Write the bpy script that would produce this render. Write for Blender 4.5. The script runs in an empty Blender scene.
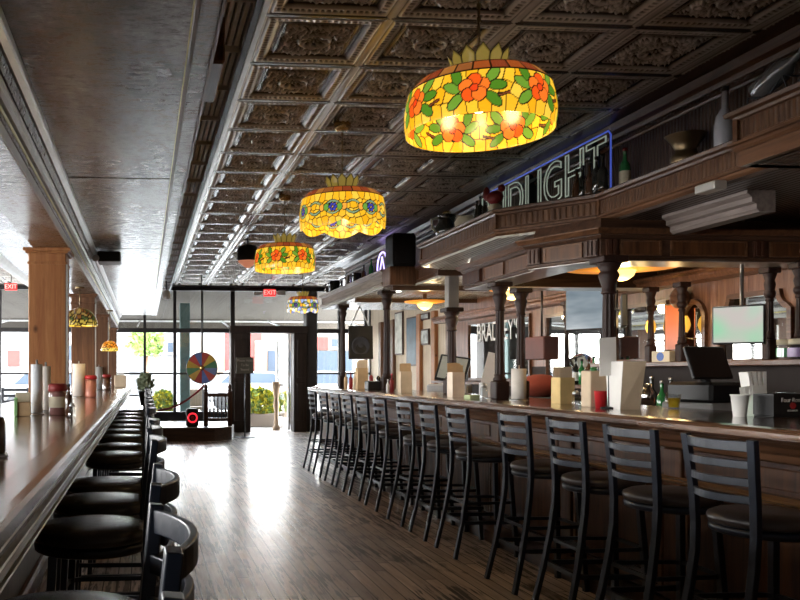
import bpy, math, random
import numpy as np
from mathutils import Vector, Matrix
random.seed(7)
rng = np.random.default_rng(7)
sc = bpy.context.scene
C = sc.collection
PI = math.pi
R = math.radians
# ------------------------------------------------------------------ camera, world, light, exposure
E = 1.33
YAW = R(4.5)
cam = bpy.data.objects.new('camera', bpy.data.cameras.new('camera'))
C.objects.link(cam)
cam.location = (0, 0, E)
cam.rotation_euler = (R(90), 0, -YAW)
cam.data.sensor_width = 36
cam.data.lens = 36.9
cam.data.shift_x = .239
cam.data.shift_y = .09
cam.data.clip_start = .05
cam.data.clip_end = 300
sc.camera = cam
sc.view_settings.view_transform = 'Standard'
sc.view_settings.look = 'None'
sc.view_settings.gamma = 1
sc.view_settings.use_curve_mapping = False
sc.view_settings.exposure = 1.12
w = bpy.data.worlds.new('world'); sc.world = w; w.use_nodes = True
nt = w.node_tree
bg = nt.nodes['Background']
tc = nt.nodes.new('ShaderNodeTexCoord'); sp = nt.nodes.new('ShaderNodeSeparateXYZ'); cr = nt.nodes.new('ShaderNodeValToRGB')
nt.links.new(tc.outputs['Generated'], sp.inputs[0]); nt.links.new(sp.outputs['Z'], cr.inputs[0])
cr.color_ramp.elements[0].color = (.95, .93, .90, 1); cr.color_ramp.elements[0].position = 0
cr.color_ramp.elements[1].color = (.78, .88, 1, 1); cr.color_ramp.elements[1].position = .7
nt.links.new(cr.outputs[0], bg.inputs[0]); bg.inputs[1].default_value = 12.5
sun = bpy.data.objects.new('sun', bpy.data.lights.new('sun', 'SUN')); C.objects.link(sun)
sun.data.energy = 4; sun.data.angle = R(1); sun.data.color = (1, .95, .86)
sun.rotation_euler = (R(38), 0, R(-20))
try:
    sc.cycles.use_denoising = True
    sc.cycles.denoiser = 'OPENIMAGEDENOISE'
    sc.cycles.max_bounces = 10; sc.cycles.diffuse_bounces = 5; sc.cycles.glossy_bounces = 5
    sc.cycles.transparent_max_bounces = 12
    sc.cycles.caustics_reflective = False; sc.cycles.caustics_refractive = False
    sc.cycles.sample_clamp_indirect = 6
except Exception: pass

def portal(name, loc, rot, sx, sy):
    d = bpy.data.lights.new(name, 'AREA'); d.shape = 'RECTANGLE'; d.size = sx; d.size_y = sy
    d.cycles.is_portal = True
    o = bpy.data.objects.new(name, d); o.location = loc; o.rotation_euler = rot; C.objects.link(o)
# area lights point along -Z local
portal('portal_front', (.3, 18.35, 1.6), (R(-90), 0, 0), 8.6, 3.0)
portal('portal_left', (-6.9, 6.5, 1.6), (0, R(-90), 0), 1.5, 20.0)

def lamp_light(name, loc, power, col=(1, .72, .38), r=.05):
    d = bpy.data.lights.new(name, 'POINT'); d.energy = power; d.color = col; d.shadow_soft_size = r
    o = bpy.data.objects.new(name, d); o.location = loc; C.objects.link(o); return o

def at(px, X=None, Y=None, py=None):
    """room point seen at pixel column px; give X or Y; with py also the height z"""
    a = (px - 209.0) / 820; c, s = math.cos(YAW), math.sin(YAW)
    if Y is None: Y = X * (c - a * s) / (s + a * c)
    else: X = Y * (s + a * c) / (c - a * s)
    if py is None: return X, Y
    return X, Y, E + (372 - py) / 820 * (X * s + Y * c)

# ------------------------------------------------------------------ mesh builder
class MB:
    def __init__(s): s.v = []; s.f = []; s.sm = []; s.M = Matrix()
    def add(s, vs, fs, smooth=False):
        b = len(s.v); s.v += [tuple(s.M @ Vector(p)) for p in vs]
        s.f += [tuple(b + i for i in f) for f in fs]; s.sm += [smooth] * len(fs); return s
    def box(s, x0, x1, y0, y1, z0, z1):
        return s.add([(x0,y0,z0),(x1,y0,z0),(x1,y1,z0),(x0,y1,z0),(x0,y0,z1),(x1,y0,z1),(x1,y1,z1),(x0,y1,z1)],
              [(0,3,2,1),(4,5,6,7),(0,1,5,4),(1,2,6,5),(2,3,7,6),(3,0,4,7)])
    def cbox(s, c, d): return s.box(c[0]-d[0]/2,c[0]+d[0]/2,c[1]-d[1]/2,c[1]+d[1]/2,c[2]-d[2]/2,c[2]+d[2]/2)
    def bbox(s, x0, x1, y0, y1, z0, z1, b=.005):
        """box with chamfered vertical and horizontal edges"""
        b = min(b, (x1-x0)/2.01, (y1-y0)/2.01, (z1-z0)/2.01)
        def ring(x0,x1,y0,y1,z,c):
            return [(x0+c,y0,z),(x1-c,y0,z),(x1,y0+c,z),(x1,y1-c,z),(x1-c,y1,z),(x0+c,y1,z),(x0,y1-c,z),(x0,y0+c,z)]
        rs = [ring(x0+b,x1-b,y0+b,y1-b,z0,b/4), ring(x0,x1,y0,y1,z0+b,b), ring(x0,x1,y0,y1,z1-b,b), ring(x0+b,x1-b,y0+b,y1-b,z1,b/4)]
        return s.rings(rs, True, True, False)
    def rings(s, rs, cap0=True, cap1=True, smooth=True, close=True):
        n = len(rs[0]); vs = [p for r in rs for p in r]; fs = []
        for k in range(len(rs)-1):
            for i in range(n if close else n-1):
                j = (i+1) % n
                fs.append((k*n+i, k*n+j, (k+1)*n+j, (k+1)*n+i))
        s.add(vs, fs, smooth)
        b = len(s.v) - len(vs)
        if cap0: s.f.append(tuple(b+i for i in reversed(range(n)))); s.sm.append(False)
        if cap1: s.f.append(tuple(b+(len(rs)-1)*n+i for i in range(n))); s.sm.append(False)
        return s
    def lathe(s, prof, c=(0,0,0), n=20, smooth=True, cap=True):
        rs = [[(c[0]+r*math.cos(2*PI*i/n), c[1]+r*math.sin(2*PI*i/n), c[2]+z) for i in range(n)] for r, z in prof]
        return s.rings(rs, cap and prof[0][0] > 1e-4, cap and prof[-1][0] > 1e-4, smooth)
    def tube(s, pts, r=.01, n=8, w=None, closed=False, smooth=True):
        """round tube, or a flat bar w=(a,b) half sizes; r may be a list"""
        pts = [Vector(p) for p in pts]; rs = []; N = len(pts); up = None
        for i, p in enumerate(pts):
            a = pts[(i-1) % N] if (closed or i > 0) else p; b = pts[(i+1) % N] if (closed or i < N-1) else p
            t = (b-a).normalized()
            if up is None:
                up = Vector((0,0,1)) if abs(t.z) < .9 else Vector((0,1,0))
            x = t.cross(up)
            if x.length < 1e-4: x = t.cross(Vector((1,0,0)))
            x.normalize(); y = x.cross(t).normalized(); up = y
            rr = r[i] if isinstance(r, (list, tuple)) else r
            if w: rs.append([p + x*sx*w[0] + y*sy*w[1] for sx, sy in ((-1,-1),(1,-1),(1,1),(-1,1))])
            else: rs.append([p + x*rr*math.cos(2*PI*k/n) + y*rr*math.sin(2*PI*k/n) for k in range(n)])
        if closed:
            rs.append(rs[0]); return s.rings(rs, False, False, smooth and not w)
        return s.rings(rs, True, True, smooth and not w)
    def prism(s, poly, z0, z1, axis='z'):
        """polygon extruded; axis z: poly=(x,y); axis y: poly=(x,z); axis x: poly=(y,z)"""
        f = {'z': lambda p, q: (p[0], p[1], q), 'y': lambda p, q: (p[0], q, p[1]), 'x': lambda p, q: (q, p[0], p[1])}[axis]
        return s.rings([[f(p, z0) for p in poly], [f(p, z1) for p in poly]], True, True, False)
    def sweep(s, path, prof, closed=False, cap=True):
        """profile (out, z) swept along a plan path (x,y); out is to the right of travel; mitred"""
        N = len(path); rs = []
        for i in range(N):
            p = Vector(path[i])
            d0 = (p - Vector(path[i-1])).normalized() if i > 0 else None
            d1 = (Vector(path[i+1]) - p).normalized() if i < N-1 else None
            if d0 is None: d0 = d1
            if d1 is None: d1 = d0
            n0 = Vector((d0.y, -d0.x)); n1 = Vector((d1.y, -d1.x))
            m = n0 + n1
            m = n0 if m.length < 1e-3 else m.normalized()
            k = 1 / max(.35, m.dot(n0))
            rs.append([(p.x + m.x*o*k, p.y + m.y*o*k, z) for o, z in prof])
        return s.rings(rs, cap, cap, False)
    def sphere(s, c, r, n=14, sc_=(1,1,1), m=8):
        prof = [(math.sin(PI*k/m), -math.cos(PI*k/m)) for k in range(m+1)]
        rs = [[(c[0]+max(q,1e-4)*r*sc_[0]*math.cos(2*PI*i/n), c[1]+max(q,1e-4)*r*sc_[1]*math.sin(2*PI*i/n), c[2]+z*r*sc_[2]) for i in range(n)] for q, z in prof]
        return s.rings(rs, False, False, True)
    def build(s, name, m, parent=None, bevel=0, fix=True, loc=None):
        me = bpy.data.meshes.new(name)
        me.from_pydata(s.v, [], s.f)
        me.polygons.foreach_set('use_smooth', s.sm)
        if fix:
            import bmesh
            bm = bmesh.new(); bm.from_mesh(me); bmesh.ops.recalc_face_normals(bm, faces=bm.faces); bm.to_mesh(me); bm.free()
        me.materials.append(m); me.update()
        o = bpy.data.objects.new(name, me); C.objects.link(o)
        if parent: o.parent = parent
        if loc: o.location = loc
        if bevel:
            b = o.modifiers.new('bevel', 'BEVEL'); b.width = bevel; b.segments = 2; b.limit_method = 'ANGLE'
        return o

def tag(o, label=None, cat=None, group=None, kind=None):
    if label: o['label'] = label
    if cat: o['category'] = cat
    if group: o['group'] = group
    if kind: o['kind'] = kind
    return o
def empty(name, loc=(0,0,0), rz=0, label=None, cat=None, group=None):
    o = bpy.data.objects.new(name, None); C.objects.link(o); o.location = loc; o.rotation_euler = (0, 0, rz)
    o.empty_display_size = .1
    return tag(o, label, cat, group)
def struct(o): o['kind'] = 'structure'; return o
def copy_tree(o, parent=None):
    c = o.copy(); C.objects.link(c); c.parent = parent
    for ch in [x for x in bpy.data.objects if x.parent == o]: copy_tree(ch, c)
    return c
KIDS = {}
def dup(root, loc, rz=None, label=None, group=None, scale=None):
    def rec(o, p):
        c = o.copy(); C.objects.link(c); c.parent = p
        for ch in KIDS[o.name]: rec(ch, c)
        return c
    if root.name not in KIDS:
        def scan(o):
            KIDS[o.name] = [x for x in C.objects if x.parent == o]
            for x in KIDS[o.name]: scan(x)
        scan(root)
    r = rec(root, None); r.location = loc
    if rz is not None: r.rotation_euler = (0, 0, rz)
    if scale: r.scale = scale
    if label: r['label'] = label
    if group: r['group'] = group
    return r

# ------------------------------------------------------------------ materials
def _new(name):
    m = bpy.data.materials.new(name); m.use_nodes = True
    return m, m.node_tree, m.node_tree.nodes['Principled BSDF']
def mat(name, col, rough=.5, metal=0, var=.12, scale=8, coat=0, emit=None, es=0, bump=0, bscale=60):
    """base colour broken up by noise"""
    m, t, p = _new(name)
    tcn = t.nodes.new('ShaderNodeTexCoord'); n = t.nodes.new('ShaderNodeTexNoise'); n.inputs['Scale'].default_value = scale
    n.inputs['Detail'].default_value = 4
    t.links.new(tcn.outputs['Object'], n.inputs['Vector'])
    r = t.nodes.new('ShaderNodeValToRGB')
    a = tuple(max(0, c*(1-var)) for c in col); b = tuple(min(1, c*(1+var)) for c in col)
    r.color_ramp.elements[0].color = (*a, 1); r.color_ramp.elements[0].position = .3
    r.color_ramp.elements[1].color = (*b, 1); r.color_ramp.elements[1].position = .7
    t.links.new(n.outputs['Fac'], r.inputs[0]); t.links.new(r.outputs[0], p.inputs['Base Color'])
    p.inputs['Roughness'].default_value = rough; p.inputs['Metallic'].default_value = metal
    if rough >= .4: p.inputs['Specular IOR Level'].default_value = .3
    if coat: p.inputs['Coat Weight'].default_value = coat; p.inputs['Coat Roughness'].default_value = .12
    if emit: p.inputs['Emission Color'].default_value = (*emit, 1); p.inputs['Emission Strength'].default_value = es*.55
    if bump:
        n2 = t.nodes.new('ShaderNodeTexNoise'); n2.inputs['Scale'].default_value = bscale; n2.inputs['Detail'].default_value = 5
        t.links.new(tcn.outputs['Object'], n2.inputs['Vector'])
        bp = t.nodes.new('ShaderNodeBump'); bp.inputs['Strength'].default_value = bump; bp.inputs['Distance'].default_value = .01
        t.links.new(n2.outputs['Fac'], bp.inputs['Height']); t.links.new(bp.outputs[0], p.inputs['Normal'])
    return m
def wood(name, dark, light, axis='y', rough=.35, coat=.3, scale=1.0, coords='Object', bead=None, knots=False):
    m, t, p = _new(name)
    tcn = t.nodes.new('ShaderNodeTexCoord'); mp = t.nodes.new('ShaderNodeMapping')
    st = {'x': (1.2, 16, 16), 'y': (16, 1.2, 16), 'z': (16, 16, 1.2)}[axis]
    mp.inputs['Scale'].default_value = tuple(q*scale for q in st)
    t.links.new(tcn.outputs[coords], mp.inputs[0])
    n = t.nodes.new('ShaderNodeTexNoise'); n.inputs['Scale'].default_value = 1.5; n.inputs['Detail'].default_value = 8; n.inputs['Roughness'].default_value = .65
    n.inputs['Distortion'].default_value = .6
    t.links.new(mp.outputs[0], n.inputs['Vector'])
    r = t.nodes.new('ShaderNodeValToRGB')
    r.color_ramp.elements[0].color = (*dark, 1); r.color_ramp.elements[0].position = .34
    r.color_ramp.elements[1].color = (*light, 1); r.color_ramp.elements[1].position = .66
    t.links.new(n.outputs['Fac'], r.inputs[0])
    out = r.outputs[0]
    if knots:
        v = t.nodes.new('ShaderNodeTexVoronoi'); v.inputs['Scale'].default_value = 2.6
        mk = t.nodes.new('ShaderNodeMapping'); mk.inputs['Scale'].default_value = (1.6, 1.6, 1)
        t.links.new(tcn.outputs[coords], mk.inputs[0]); t.links.new(mk.outputs[0], v.inputs['Vector'])
        kr = t.nodes.new('ShaderNodeValToRGB'); kr.color_ramp.elements[0].position = .03; kr.color_ramp.elements[1].position = .1
        t.links.new(v.outputs['Distance'], kr.inputs[0])
        mx = t.nodes.new('ShaderNodeMix'); mx.data_type = 'RGBA'; mx.inputs[6].default_value = (*[c*.25 for c in dark], 1)
        t.links.new(kr.outputs[0], mx.inputs[0]); t.links.new(out, mx.inputs[7]); out = mx.outputs[2]
    t.links.new(out, p.inputs['Base Color'])
    p.inputs['Roughness'].default_value = rough
    p.inputs['Specular IOR Level'].default_value = .5 if coat > .5 else .28
    if coat: p.inputs['Coat Weight'].default_value = coat*(1 if coat > .5 else .4); p.inputs['Coat Roughness'].default_value = .15
    bp = t.nodes.new('ShaderNodeBump'); bp.inputs['Strength'].default_value = .25; bp.inputs['Distance'].default_value = .004
    if bead:
        wv = t.nodes.new('ShaderNodeTexWave'); wv.wave_type = 'BANDS'; wv.bands_direction = bead[0].upper(); wv.inputs['Scale'].default_value = bead[1]
        t.links.new(tcn.outputs[coords], wv.inputs['Vector'])
        pw = t.nodes.new('ShaderNodeMath'); pw.operation = 'POWER'; pw.inputs[1].default_value = .35
        t.links.new(wv.outputs['Fac'], pw.inputs[0]); t.links.new(pw.outputs[0], bp.inputs['Height']); bp.inputs['Strength'].default_value = .9; bp.inputs['Distance'].default_value = .012
    else: t.links.new(n.outputs['Fac'], bp.inputs['Height'])
    t.links.new(bp.outputs[0], p.inputs['Normal'])
    return m
def emis(name, col, s):
    m, t, p = _new(name); p.inputs['Base Color'].default_value = (*col, 1)
    p.inputs['Emission Color'].default_value = (*col, 1); p.inputs['Emission Strength'].default_value = s*.55; return m
def thin_glass(name, tint=(1,1,1), refl=.12, rough=.02):
    m = bpy.data.materials.new(name); m.use_nodes = True; t = m.node_tree; t.nodes.clear()
    o = t.nodes.new('ShaderNodeOutputMaterial'); mx = t.nodes.new('ShaderNodeMixShader')
    tr = t.nodes.new('ShaderNodeBsdfTransparent'); tr.inputs[0].default_value = (*tint, 1)
    g = t.nodes.new('ShaderNodeBsdfGlossy'); g.inputs['Roughness'].default_value = rough
    fr = t.nodes.new('ShaderNodeLayerWeight'); fr.inputs[0].default_value = .5
    pw = t.nodes.new('ShaderNodeMath'); pw.operation = 'POWER'; pw.inputs[1].default_value = 4
    ma = t.nodes.new('ShaderNodeMath'); ma.operation = 'MULTIPLY_ADD'; ma.inputs[1].default_value = .7; ma.inputs[2].default_value = .02+refl*.2
    t.links.new(fr.outputs['Facing'], pw.inputs[0]); t.links.new(pw.outputs[0], ma.inputs[0])
    t.links.new(ma.outputs[0], mx.inputs[0]); t.links.new(tr.outputs[0], mx.inputs[1]); t.links.new(g.outputs[0], mx.inputs[2])
    t.links.new(mx.outputs[0], o.inputs[0]); return m

M = {}
M['wood_dark'] = wood('wood_dark', (.028,.014,.009), (.085,.042,.025), 'y', .32, .35)
M['wood_darkz'] = wood('wood_dark_upright', (.025,.009,.005), (.080,.032,.018), 'z', .4, .15)
M['column_wood'] = wood('column_wood', (.010,.004,.003), (.030,.011,.007), 'z', .55, 0)
M['wood_darkx'] = wood('wood_dark_cross', (.028,.014,.009), (.085,.042,.025), 'x', .32, .35)
M['wood_mid'] = wood('wood_mid', (.055,.023,.011), (.15,.07,.034), 'y', .35, .3)
M['wood_midz'] = wood('wood_mid_upright', (.075,.035,.018), (.20,.10,.055), 'z', .35, .3)
M['wood_bead'] = wood('beaded_board', (.055,.025,.013), (.14,.068,.034), 'z', .4, .2, bead=('y', 9))
M['wood_bead_dark'] = wood('beaded_board_dark', (.035,.018,.013), (.085,.05,.035), 'z', .4, .2, bead=('y', 9))
M['bar_panel'] = wood('bar_panel_wood', (.036,.013,.005), (.115,.046,.018), 'z', .42, .2)
M['bar_top'] = wood('bar_top_wood', (.035,.016,.01), (.15,.075,.04), 'y', .16, .8, scale=.8)
M['counter_top'] = wood('counter_top_wood', (.10,.05,.028), (.30,.17,.10), 'y', .14, .8, scale=.8)
M['pine'] = wood('knotty_pine', (.24,.09,.032), (.38,.17,.065), 'z', .5, .1, knots=True)
M['pine_dim'] = wood('brown_board', (.09,.04,.02), (.17,.085,.045), 'z', .5, .1)
M['backwood'] = wood('backbar_wood', (.09,.038,.019), (.24,.112,.062), 'z', .35, .3)
M['cream_bead'] = wood('cream_board', (.52,.42,.30), (.66,.55,.41), 'z', .5, 0, bead=('y', 9))
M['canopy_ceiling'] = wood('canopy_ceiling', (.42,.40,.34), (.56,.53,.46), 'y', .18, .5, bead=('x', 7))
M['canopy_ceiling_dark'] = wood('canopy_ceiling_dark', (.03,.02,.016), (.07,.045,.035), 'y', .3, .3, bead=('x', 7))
M['black_metal'] = mat('black_metal', (.006,.010,.020), .36, .15, .2, 20, coat=.06)
M['vinyl'] = mat('black_vinyl', (.045,.042,.040), .27, 0, .15, 12, bump=.12, bscale=120)
M['vinyl_brown'] = mat('brown_black_vinyl', (.036,.027,.024), .36, 0, .15, 12, bump=.12, bscale=120)
M['black'] = mat('black_plastic', (.012,.012,.013), .4)
M['dark_frame'] = mat('dark_window_frame', (.03,.028,.03), .45, .2)
M['steel'] = mat('brushed_steel', (.5,.5,.5), .3, .9)
M['grey_plastic'] = mat('grey_plastic', (.35,.36,.37), .5)
M['brass'] = mat('brass', (.55,.38,.16), .25, .95)
M['bronze'] = mat('dull_bronze', (.22,.16,.09), .35, .9)
M['white_paper'] = mat('white_paper', (.74,.73,.70), .8, 0, .04)
M['towel'] = mat('paper_towel', (.70,.66,.60), .9, 0, .05, 30, bump=.3, bscale=200)
M['towel_blue'] = mat('cool_paper_towel', (.70,.74,.78), .9, 0, .05, 30, bump=.3, bscale=200)
M['kraft'] = mat('kraft_card', (.52,.36,.20), .8, 0, .12)
M['beige_card'] = mat('beige_card', (.60,.48,.34), .8, 0, .1)
M['red'] = mat('red_plastic', (.45,.02,.025), .35)
M['dark_red'] = mat('dark_red', (.22,.02,.02), .45)
M['yellow'] = mat('yellow_plastic', (.80,.52,.02), .4)
M['green_glass'] = mat('green_glass', (.02,.16,.05), .08, 0, .1, coat=.6)
M['brown_glass'] = mat('brown_glass', (.06,.025,.012), .08, 0, .1, coat=.6)
M['dark_glass'] = mat('dark_glass', (.015,.018,.016), .07, 0, .1, coat=.6)
M['clear'] = thin_glass('clear_glass', (.86,.9,.92), .3)
M['frost'] = mat('frosted_glass', (.42,.42,.46), .25, 0, .1, coat=.5)
M['pane'] = thin_glass('window_glass', (.97,.98,.98), .12)
M['white_paint'] = mat('white_paint', (.72,.73,.74), .5)
M['cream_paint'] = mat('cream_paint', (.55,.50,.42), .6)
M['louvre'] = mat('louvre_grey', (.62,.58,.52), .6)
M['golden_wood'] = wood('golden_wood', (.07,.032,.012), (.20,.10,.036), 'y', .22, .6)
M['door_black'] = wood('door_black', (.012,.008,.007), (.032,.02,.016), 'z', .5, 0)
M['recess'] = mat('dark_recess', (.018,.010,.007), .7)
M['grey_wall'] = mat('grey_wall', (.22,.20,.19), .7)
M['label'] = mat('cream_label', (.62,.56,.42), .7)
M['green'] = mat('green_card', (.25,.50,.20), .7)
M['blue'] = mat('blue_label', (.08,.16,.45), .5)
M['rust'] = mat('rust_plush', (.22,.04,.02), .9, bump=.5)
M['chrome'] = mat('chrome', (.75,.76,.78), .12, 1)
M['silver_trim'] = mat('silver_trim', (.50,.49,.46), .3, .55)
M['gold_trim'] = mat('gold_trim', (.60,.52,.20), .3, .6)
M['mirror'] = mat('mirror', (.86,.88,.87), .02, 1, .02)

# floor: long worn boards
m, t, p = _new('worn_floorboards'); M['floor'] = m
tcn = t.nodes.new('ShaderNodeTexCoord'); sx = t.nodes.new('ShaderNodeSeparateXYZ'); t.links.new(tcn.outputs['Object'], sx.inputs[0])
def mth(op, a, b=None, c=None):
    n = t.nodes.new('ShaderNodeMath'); n.operation = op
    for k, q in enumerate((a, b, c)):
        if q is None: continue
        if isinstance(q, (int, float)): n.inputs[k].default_value = q
        else: t.links.new(q, n.inputs[k])
    return n.outputs[0]
def ramp(src, stops):
    n = t.nodes.new('ShaderNodeValToRGB'); t.links.new(src, n.inputs[0]); e = n.color_ramp.elements
    while len(e) < len(stops): e.new(.5)
    for q, (pos, c) in zip(e, stops): q.position = pos; q.color = (*c, 1) if len(c) == 3 else c
    return n.outputs[0]
def noise(scale, vec, detail=5, dist=0, rough=.6):
    n = t.nodes.new('ShaderNodeTexNoise'); n.inputs['Scale'].default_value = scale; n.inputs['Detail'].default_value = detail
    n.inputs['Distortion'].default_value = dist; n.inputs['Roughness'].default_value = rough; t.links.new(vec, n.inputs['Vector']); return n.outputs['Fac']
def mapping(scale, loc=(0,0,0), src=None):
    n = t.nodes.new('ShaderNodeMapping'); n.inputs['Scale'].default_value = scale; n.inputs['Location'].default_value = loc
    t.links.new(src or tcn.outputs['Object'], n.inputs[0]); return n.outputs[0]
def mixc(f, a, b, mode='MIX'):
    n = t.nodes.new('ShaderNodeMix'); n.data_type = 'RGBA'; n.blend_type = mode
    if isinstance(f, (int, float)): n.inputs[0].default_value = f
    else: t.links.new(f, n.inputs[0])
    for k, q in ((6, a), (7, b)):
        if isinstance(q, tuple): n.inputs[k].default_value = (*q, 1)
        else: t.links.new(q, n.inputs[k])
    return n.outputs[2]
W_ = .085
bx_ = mth('DIVIDE', sx.outputs['X'], W_); fl = mth('FLOOR', bx_); fr = mth('FRACT', bx_)
wn = t.nodes.new('ShaderNodeTexWhiteNoise'); wn.noise_dimensions = '1D'; t.links.new(fl, wn.inputs['W'])
yy = mth('ADD', mth('DIVIDE', sx.outputs['Y'], 1.9), mth('MULTIPLY', wn.outputs['Value'], 7.3))
fy = mth('FRACT', yy); wy = t.nodes.new('ShaderNodeTexWhiteNoise'); wy.noise_dimensions = '2D'
cv = t.nodes.new('ShaderNodeCombineXYZ'); t.links.new(fl, cv.inputs[0]); t.links.new(mth('FLOOR', yy), cv.inputs[1]); t.links.new(cv.outputs[0], wy.inputs['Vector'])
gx = mth('LESS_THAN', mth('ABSOLUTE', mth('SUBTRACT', fr, .5)), .455); gy = mth('GREATER_THAN', fy, .006); gap = mth('MULTIPLY', gx, gy)
grain = noise(1.0, mapping((30, 1.6, 1)), 8, .4)
base = ramp(grain, [(.3, (.34,.27,.23)), (.5, (.58,.50,.45)), (.75, (.80,.73,.68))])
tone = ramp(wy.outputs['Value'], [(0, (.55,.50,.48)), (1, (1.25,1.2,1.16))])
base = mixc(1, base, tone, 'MULTIPLY')
# dark scuffs, long and streaky, gathered in patches
sc1 = noise(1.0, mapping((38, 2.4, 1), (3, 1, 0)), 6, .35); pat = noise(1.5, mapping((1, .7, 1), (7, 2, 0)), 3)
scuff = mth('MULTIPLY', ramp(sc1, [(.51, (0,0,0)), (.53, (1,1,1))]), ramp(pat, [(.47, (0,0,0)), (.52, (1,1,1))]))
base = mixc(mth('MULTIPLY', scuff, .93), base, (.022,.012,.010))
wear = ramp(noise(1.3, mapping((1, .5, 1), (1, 5, 0)), 6), [(.45, (0,0,0)), (.7, (1,1,1))])
base = mixc(mth('MULTIPLY', wear, .45), base, (.55,.50,.47))
base = mixc(gap, (.012,.008,.006), base)
t.links.new(base, p.inputs['Base Color'])
rg = ramp(noise(5, mapping((2.5, .6, 1)), 5), [(.3, (.30,.30,.30)), (.7, (.55,.55,.55))])
t.links.new(rg, p.inputs['Roughness'])
p.inputs['Coat Weight'].default_value = .65; p.inputs['Coat Roughness'].default_value = .27
bp = t.nodes.new('ShaderNodeBump'); bp.inputs['Strength'].default_value = .5; bp.inputs['Distance'].default_value = .004
hh = mth('ADD', mth('MULTIPLY', gap, 1.0), mth('MULTIPLY', wy.outputs['Value'], .5))
hh = mth('ADD', hh, mth('MULTIPLY', noise(2, mapping((12, 1, 1)), 3), .7))
t.links.new(hh, bp.inputs['Height']); t.links.new(bp.outputs[0], p.inputs['Normal']); t.links.new(bp.outputs[0], p.inputs['Coat Normal'])

# blotched laminate of the dropped ceiling
m, t, p = _new('aged_laminate'); M['laminate'] = m
tcn = t.nodes.new('ShaderNodeTexCoord')
a1 = noise(1.4, mapping((1.6, .8, 1)), 6, .3); a2 = noise(26, mapping((.6, 1.3, 1)), 6, .3, .78)
c1 = ramp(a1, [(.40, (.06,.034,.022)), (.5, (.17,.135,.11)), (.60, (.36,.36,.36))])
c2 = ramp(a2, [(.38, (.18,.15,.13)), (.5, (.8,.8,.8)), (.62, (2.1,2.1,2.1))])
t.links.new(mixc(1, c1, c2, 'MULTIPLY'), p.inputs['Base Color'])
t.links.new(ramp(a2, [(.3, (.38,.38,.38)), (.7, (.2,.2,.2))]), p.inputs['Roughness'])
p.inputs['Coat Weight'].default_value = .35; p.inputs['Coat Roughness'].default_value = .22; p.inputs['Specular IOR Level'].default_value = .7
bp = t.nodes.new('ShaderNodeBump'); bp.inputs['Strength'].default_value = .2; bp.inputs['Distance'].default_value = .004
t.links.new(a2, bp.inputs['Height']); t.links.new(bp.outputs[0], p.inputs['Normal'])

# pressed tin, old pewter
m, t, p = _new('pressed_tin'); M['tin'] = m
tcn = t.nodes.new('ShaderNodeTexCoord')
wa = t.nodes.new('ShaderNodeVertexColor'); wa.layer_name = 'relief_shade'
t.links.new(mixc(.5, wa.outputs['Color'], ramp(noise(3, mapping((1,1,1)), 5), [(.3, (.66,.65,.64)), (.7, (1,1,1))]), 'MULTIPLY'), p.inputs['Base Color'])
p.inputs['Metallic'].default_value = .45; p.inputs['Roughness'].default_value = .22
# ================================================================== STRUCTURE
YB = 18.2            # street front
def sbox(name, m, *b): return struct(MB().box(*b).build(name, m))
sbox('floor', M['floor'], -7.2, 5.3, -5.2, 18.45, -.12, 0)
sbox('ceiling', M['black'], -7.2, 5.3, -5.2, 18.6, 3.36, 3.45)
sbox('wall_right', M['cream_bead'], 5.1, 5.3, -5.2, 18.4, 0, 3.36)
# left wall with a band of street windows
mb = MB(); mb.box(-7.2,-7,-5.2,18.4,0,.9); mb.box(-7.2,-7,-5.2,18.4,2.3,3.36)
ys = [-5.2,-3.5] + [q for k in range(5) for q in (-3.5+4.1*(k+1)-.5, -3.5+4.1*(k+1))] + [18.4]
for a, b in zip(ys[0::2], ys[1::2]): mb.box(-7.2,-7,a,b,.9,2.3)
struct(mb.build('wall_left', M['grey_wall']))
mb = MB(); mb.box(-7,5.1,-5.2,-5,0,.7); mb.box(-7,5.1,-5.2,-5,2.7,3.36)
mb.box(-7,5.1,-5.2,-5,.7,2.7)
struct(mb.build('wall_front', M['grey_wall']))

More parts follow.
